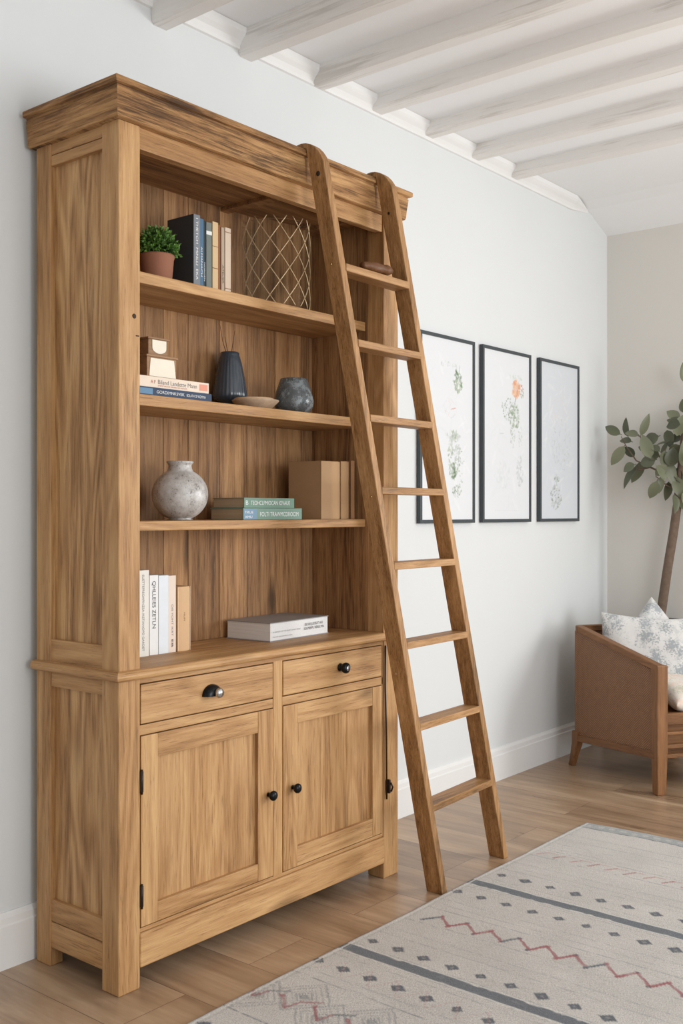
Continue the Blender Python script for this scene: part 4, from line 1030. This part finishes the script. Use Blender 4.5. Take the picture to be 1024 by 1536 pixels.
def pillow(label, center, ax, ay, size, thick, mat, sag=0.0):
    ax = Vector(ax).normalized(); ay = Vector(ay); ay = (ay - ax * ay.dot(ax)).normalized(); az = ax.cross(ay)
    N = 34; V = []; F_ = []
    def pt(u, v, sgn):
        e = (1 - u ** 4) * (1 - v ** 4); h = thick * 0.5 * max(e, 0) ** 0.42
        pin = 1 - 0.07 * ((1 - u * u) * (v * v) + (1 - v * v) * (u * u))
        wr = 0.006 * mnoise.noise(Vector((u * 2.5, v * 2.5, sgn * 3 + size))) * (e > 0.02)
        return (u * size / 2 * (pin if True else 1), v * size / 2 * pin, sgn * (h + wr) - sag * u * u)
    for sgn in (1, -1):
        for j in range(N + 1):
            for i in range(N + 1):
                u = math.sin((i / N - 0.5) * math.pi); v_ = math.sin((j / N - 0.5) * math.pi); V.append(pt(u, v_, sgn))
    M1 = (N + 1) ** 2
    for s_ in (0, 1):
        for j in range(N):
            for i in range(N):
                q = [s_ * M1 + j * (N + 1) + i, s_ * M1 + j * (N + 1) + i + 1, s_ * M1 + (j + 1) * (N + 1) + i + 1, s_ * M1 + (j + 1) * (N + 1) + i]
                F_.append(tuple(q if s_ == 0 else q[::-1]))
    me = bpy.data.meshes.new('throw_pillow'); me.from_pydata(V, [], F_); me.materials.append(mat)
    bm_ = bmesh.new(); bm_.from_mesh(me); bmesh.ops.remove_doubles(bm_, verts=bm_.verts, dist=0.0004); bmesh.ops.recalc_face_normals(bm_, faces=bm_.faces); bm_.to_mesh(me); bm_.free()
    me.polygons.foreach_set('use_smooth', [True] * len(me.polygons))
    o = bpy.data.objects.new('throw_pillow', me); COL.objects.link(o)
    Mx = Matrix((ax, ay, az)).transposed().to_4x4(); Mx.translation = Vector(center); o.matrix_world = Mx
    return tag(o, label, 'pillow', 'pillows on the armchair')
u_ = Vector((0.515, 0.857, 0)); v__ = Vector((0.857, -0.515, 0)); up = Vector((0, 0, 1))
def CP(x, y, z): return CA + v__ * x + u_ * y + up * z
def lay(e1, e2):
    """in-plane axes of a cushion from the directions of its upper-left and upper-right corners"""
    a = (v__ * e1[0] + u_ * e1[1] + up * e1[2]).normalized(); c = v__ * e2[0] + u_ * e2[1] + up * e2[2]; c = (c - a * a.dot(c)).normalized()
    return (c - a).normalized(), (c + a).normalized()
A_ = lay((-0.16, 0.16, 0.24), (0.7, -0.4, 0.15))
pillow('white and grey-blue floral pillow in front, leaning in the left of the armchair', CP(0.200, 0.355, 0.498), A_[0], A_[1], 0.40, 0.11, M_floral)
A_ = lay((0.0, 0.06, 1.0), (1.0, 0.1, 0.0))
pillow('pale floral pillow behind, standing on its corner against the armchair back', CP(0.325, 0.468, 0.525), A_[0], A_[1], 0.34, 0.10, M_floral)
A_ = lay((-0.3, 0.3, 0.12), (0.5, 0.5, 0.12))
pillow('cream and peach floral pillow lying at the front of the armchair seat', CP(0.235, 0.13, 0.388), A_[0], A_[1], 0.25, 0.10, M_floral2)

# ------------------------------------------------------------ tree in planter
TB = Vector((4.945, 1.995, 0))
tr = empty('potted_tree', TB, 'slim-trunked leafy tree in a dark planter behind the armchair', 'tree')
b = MB(); b.lathe([(0, 0), (0.05, 0), (0.052, 0.01), (0.062, 0.60), (0.064, 0.605), (0.064, 0.635), (0.058, 0.636), (0.056, 0.60), (0, 0.598)], seg=40); b.obj('planter', plain('dark_planter', srgb(50, 54, 52), 0.6, var=0.15), tr)
b = MB(); b.lathe([(0, 0.612), (0.03, 0.61), (0.056, 0.602)], seg=24); b.obj('soil', M_soil, tr)
def TP(px, py, dx=0.0):
    """point in the tree's own frame: sideways along the wall and height"""
    Xw = 4.945 + dx
    s = (1015 - px) * 0.00343
    return Vector((dx, (1.955 + s) * (Xw / 4.945) - 1.995, CAMZ + (768 - py) * 0.00322))
b = MB(); b.tube([Vector((0.0, 0.012, 0.60)), TP(991, 930), TP(995, 900), TP(1002, 850), TP(1010, 800), TP(1016, 755), TP(1020, 700), TP(1024, 650)], [0.024, 0.0235, 0.023, 0.0225, 0.022, 0.021, 0.014, 0.010], 14); b.obj('trunk', M_bark, tr)
br = MB(); lf = MB(); rl = random.Random(11)
def big_leaf(p, d, L, W, tone, nh=None):
    d = d.normalized(); n = nh if nh is not None else Vector((-0.75, -0.45, 0.5)) + Vector((rl.gauss(0, .35), rl.gauss(0, .35), rl.gauss(0, .35)))
    s = d.cross(n).normalized(); n = s.cross(d).normalized(); V = []; K = 7
    for i in range(K + 1):
        t = i / K; wd = W * (math.sin(math.pi * t ** 0.85)) ** 0.75 if 0 < t < 1 else 0.0004
        c = p + d * L * t - n * L * 0.22 * t * t
        V += [c - s * wd + n * wd * 0.35, c, c + s * wd + n * wd * 0.35]
    Fs = []
    for i in range(K): Fs += [(i * 3, i * 3 + 1, i * 3 + 4, i * 3 + 3), (i * 3 + 1, i * 3 + 2, i * 3 + 5, i * 3 + 4)]
    for q in V:
        if q.x + TB.x > WX - 0.012: q.x = WX - 0.012 - TB.x - rl.uniform(0, 0.01)
    lf.add(V, Fs, tone=tone, smooth=True)
# branches: (tip px,py,dx) with leaves set along them
LV = [(931, 650, 908, 638, 0.021), (943, 652, 936, 626, 0.019), (962, 652, 973, 625, 0.018), (958, 652, 940, 645, 0.02), (948, 660, 931, 656, 0.018), (937, 668, 918, 694, 0.024),
      (952, 684, 938, 668, 0.020), (953, 696, 936, 704, 0.022), (957, 700, 933, 726, 0.026), (966, 690, 950, 720, 0.023), (977, 688, 965, 655, 0.028), (990, 678, 975, 668, 0.022), (1003, 665, 986, 664, 0.018),
      (986, 722, 977, 746, 0.024), (992, 715, 990, 737, 0.016), (1003, 722, 1001, 748, 0.02), (1012, 715, 1022, 744, 0.026), (998, 690, 1012, 722, 0.026), (984, 690, 962, 695, 0.026), (990, 684, 968, 680, 0.03),
      (1020, 640, 1001, 640, 0.028), (1018, 630, 1003, 616, 0.024), (1024, 640, 1004, 628, 0.03), (1022, 655, 1008, 660, 0.026), (1020, 668, 1006, 680, 0.028), (1015, 690, 995, 686, 0.03), (1022, 700, 1028, 668, 0.03),
      (1018, 740, 1030, 764, 0.026), (1010, 742, 1016, 766, 0.024), (1030, 620, 1022, 602, 0.024), (1000, 700, 985, 712, 0.024), (978, 676, 960, 668, 0.022), (1005, 700, 1010, 676, 0.03), (1015, 655, 1022, 628, 0.028)]
for q in range(46):
    cx_ = rl.uniform(985, 1120); cy_ = rl.uniform(560, 760)
    if math.hypot((cx_ - 1050) / 75, (cy_ - 660) / 105) > 1 or (cx_ < 1022 and cy_ < 640): continue
    a = rl.uniform(0, 6.28); LV.append((cx_, cy_, cx_ + 24 * math.cos(a), cy_ + 24 * math.sin(a), rl.uniform(0.02, 0.03)))
for (x0_, y0_, x1_, y1_, W) in LV:
    dx = rl.uniform(-0.12, 0.03); p0 = TP(x0_, y0_, dx); p1 = TP(x1_, y1_, dx - rl.uniform(0, 0.02))
    d = p1 - p0; big_leaf(p0, d, d.length * 1.12, W * 1.12, max(-0.5, min(0.5, rl.gauss(-0.02, 0.26))))
    if x0_ < 1000: br.tube([p0, p0 - d * 0.1], 0.0018, 6)
for pts in ([(1018, 728, 0), (1000, 712, -0.02), (975, 700, -0.05), (955, 690, -0.06), (940, 668, -0.05), (932, 652, -0.05)], [(1018, 722, 0), (1005, 700, -0.03), (985, 680, -0.04), (965, 660, -0.05), (958, 650, -0.05)],
            [(1022, 680, 0), (1024, 650, -0.02), (1020, 632, -0.03)], [(1020, 735, 0), (1000, 728, -0.03), (984, 714, -0.05)], [(1020, 700, 0), (1045, 660, -0.03), (1065, 620, -0.04)], [(975, 700, -0.05), (960, 704, -0.06), (952, 702, -0.06)]):
    P_ = [TP(*q) for q in pts]; br.tube(P_, [0.006 - 0.004 * i / (len(P_) - 1) for i in range(len(P_))], 8)
br.obj('branches', M_bark, tr); lf.obj('foliage', M_leaf, tr)
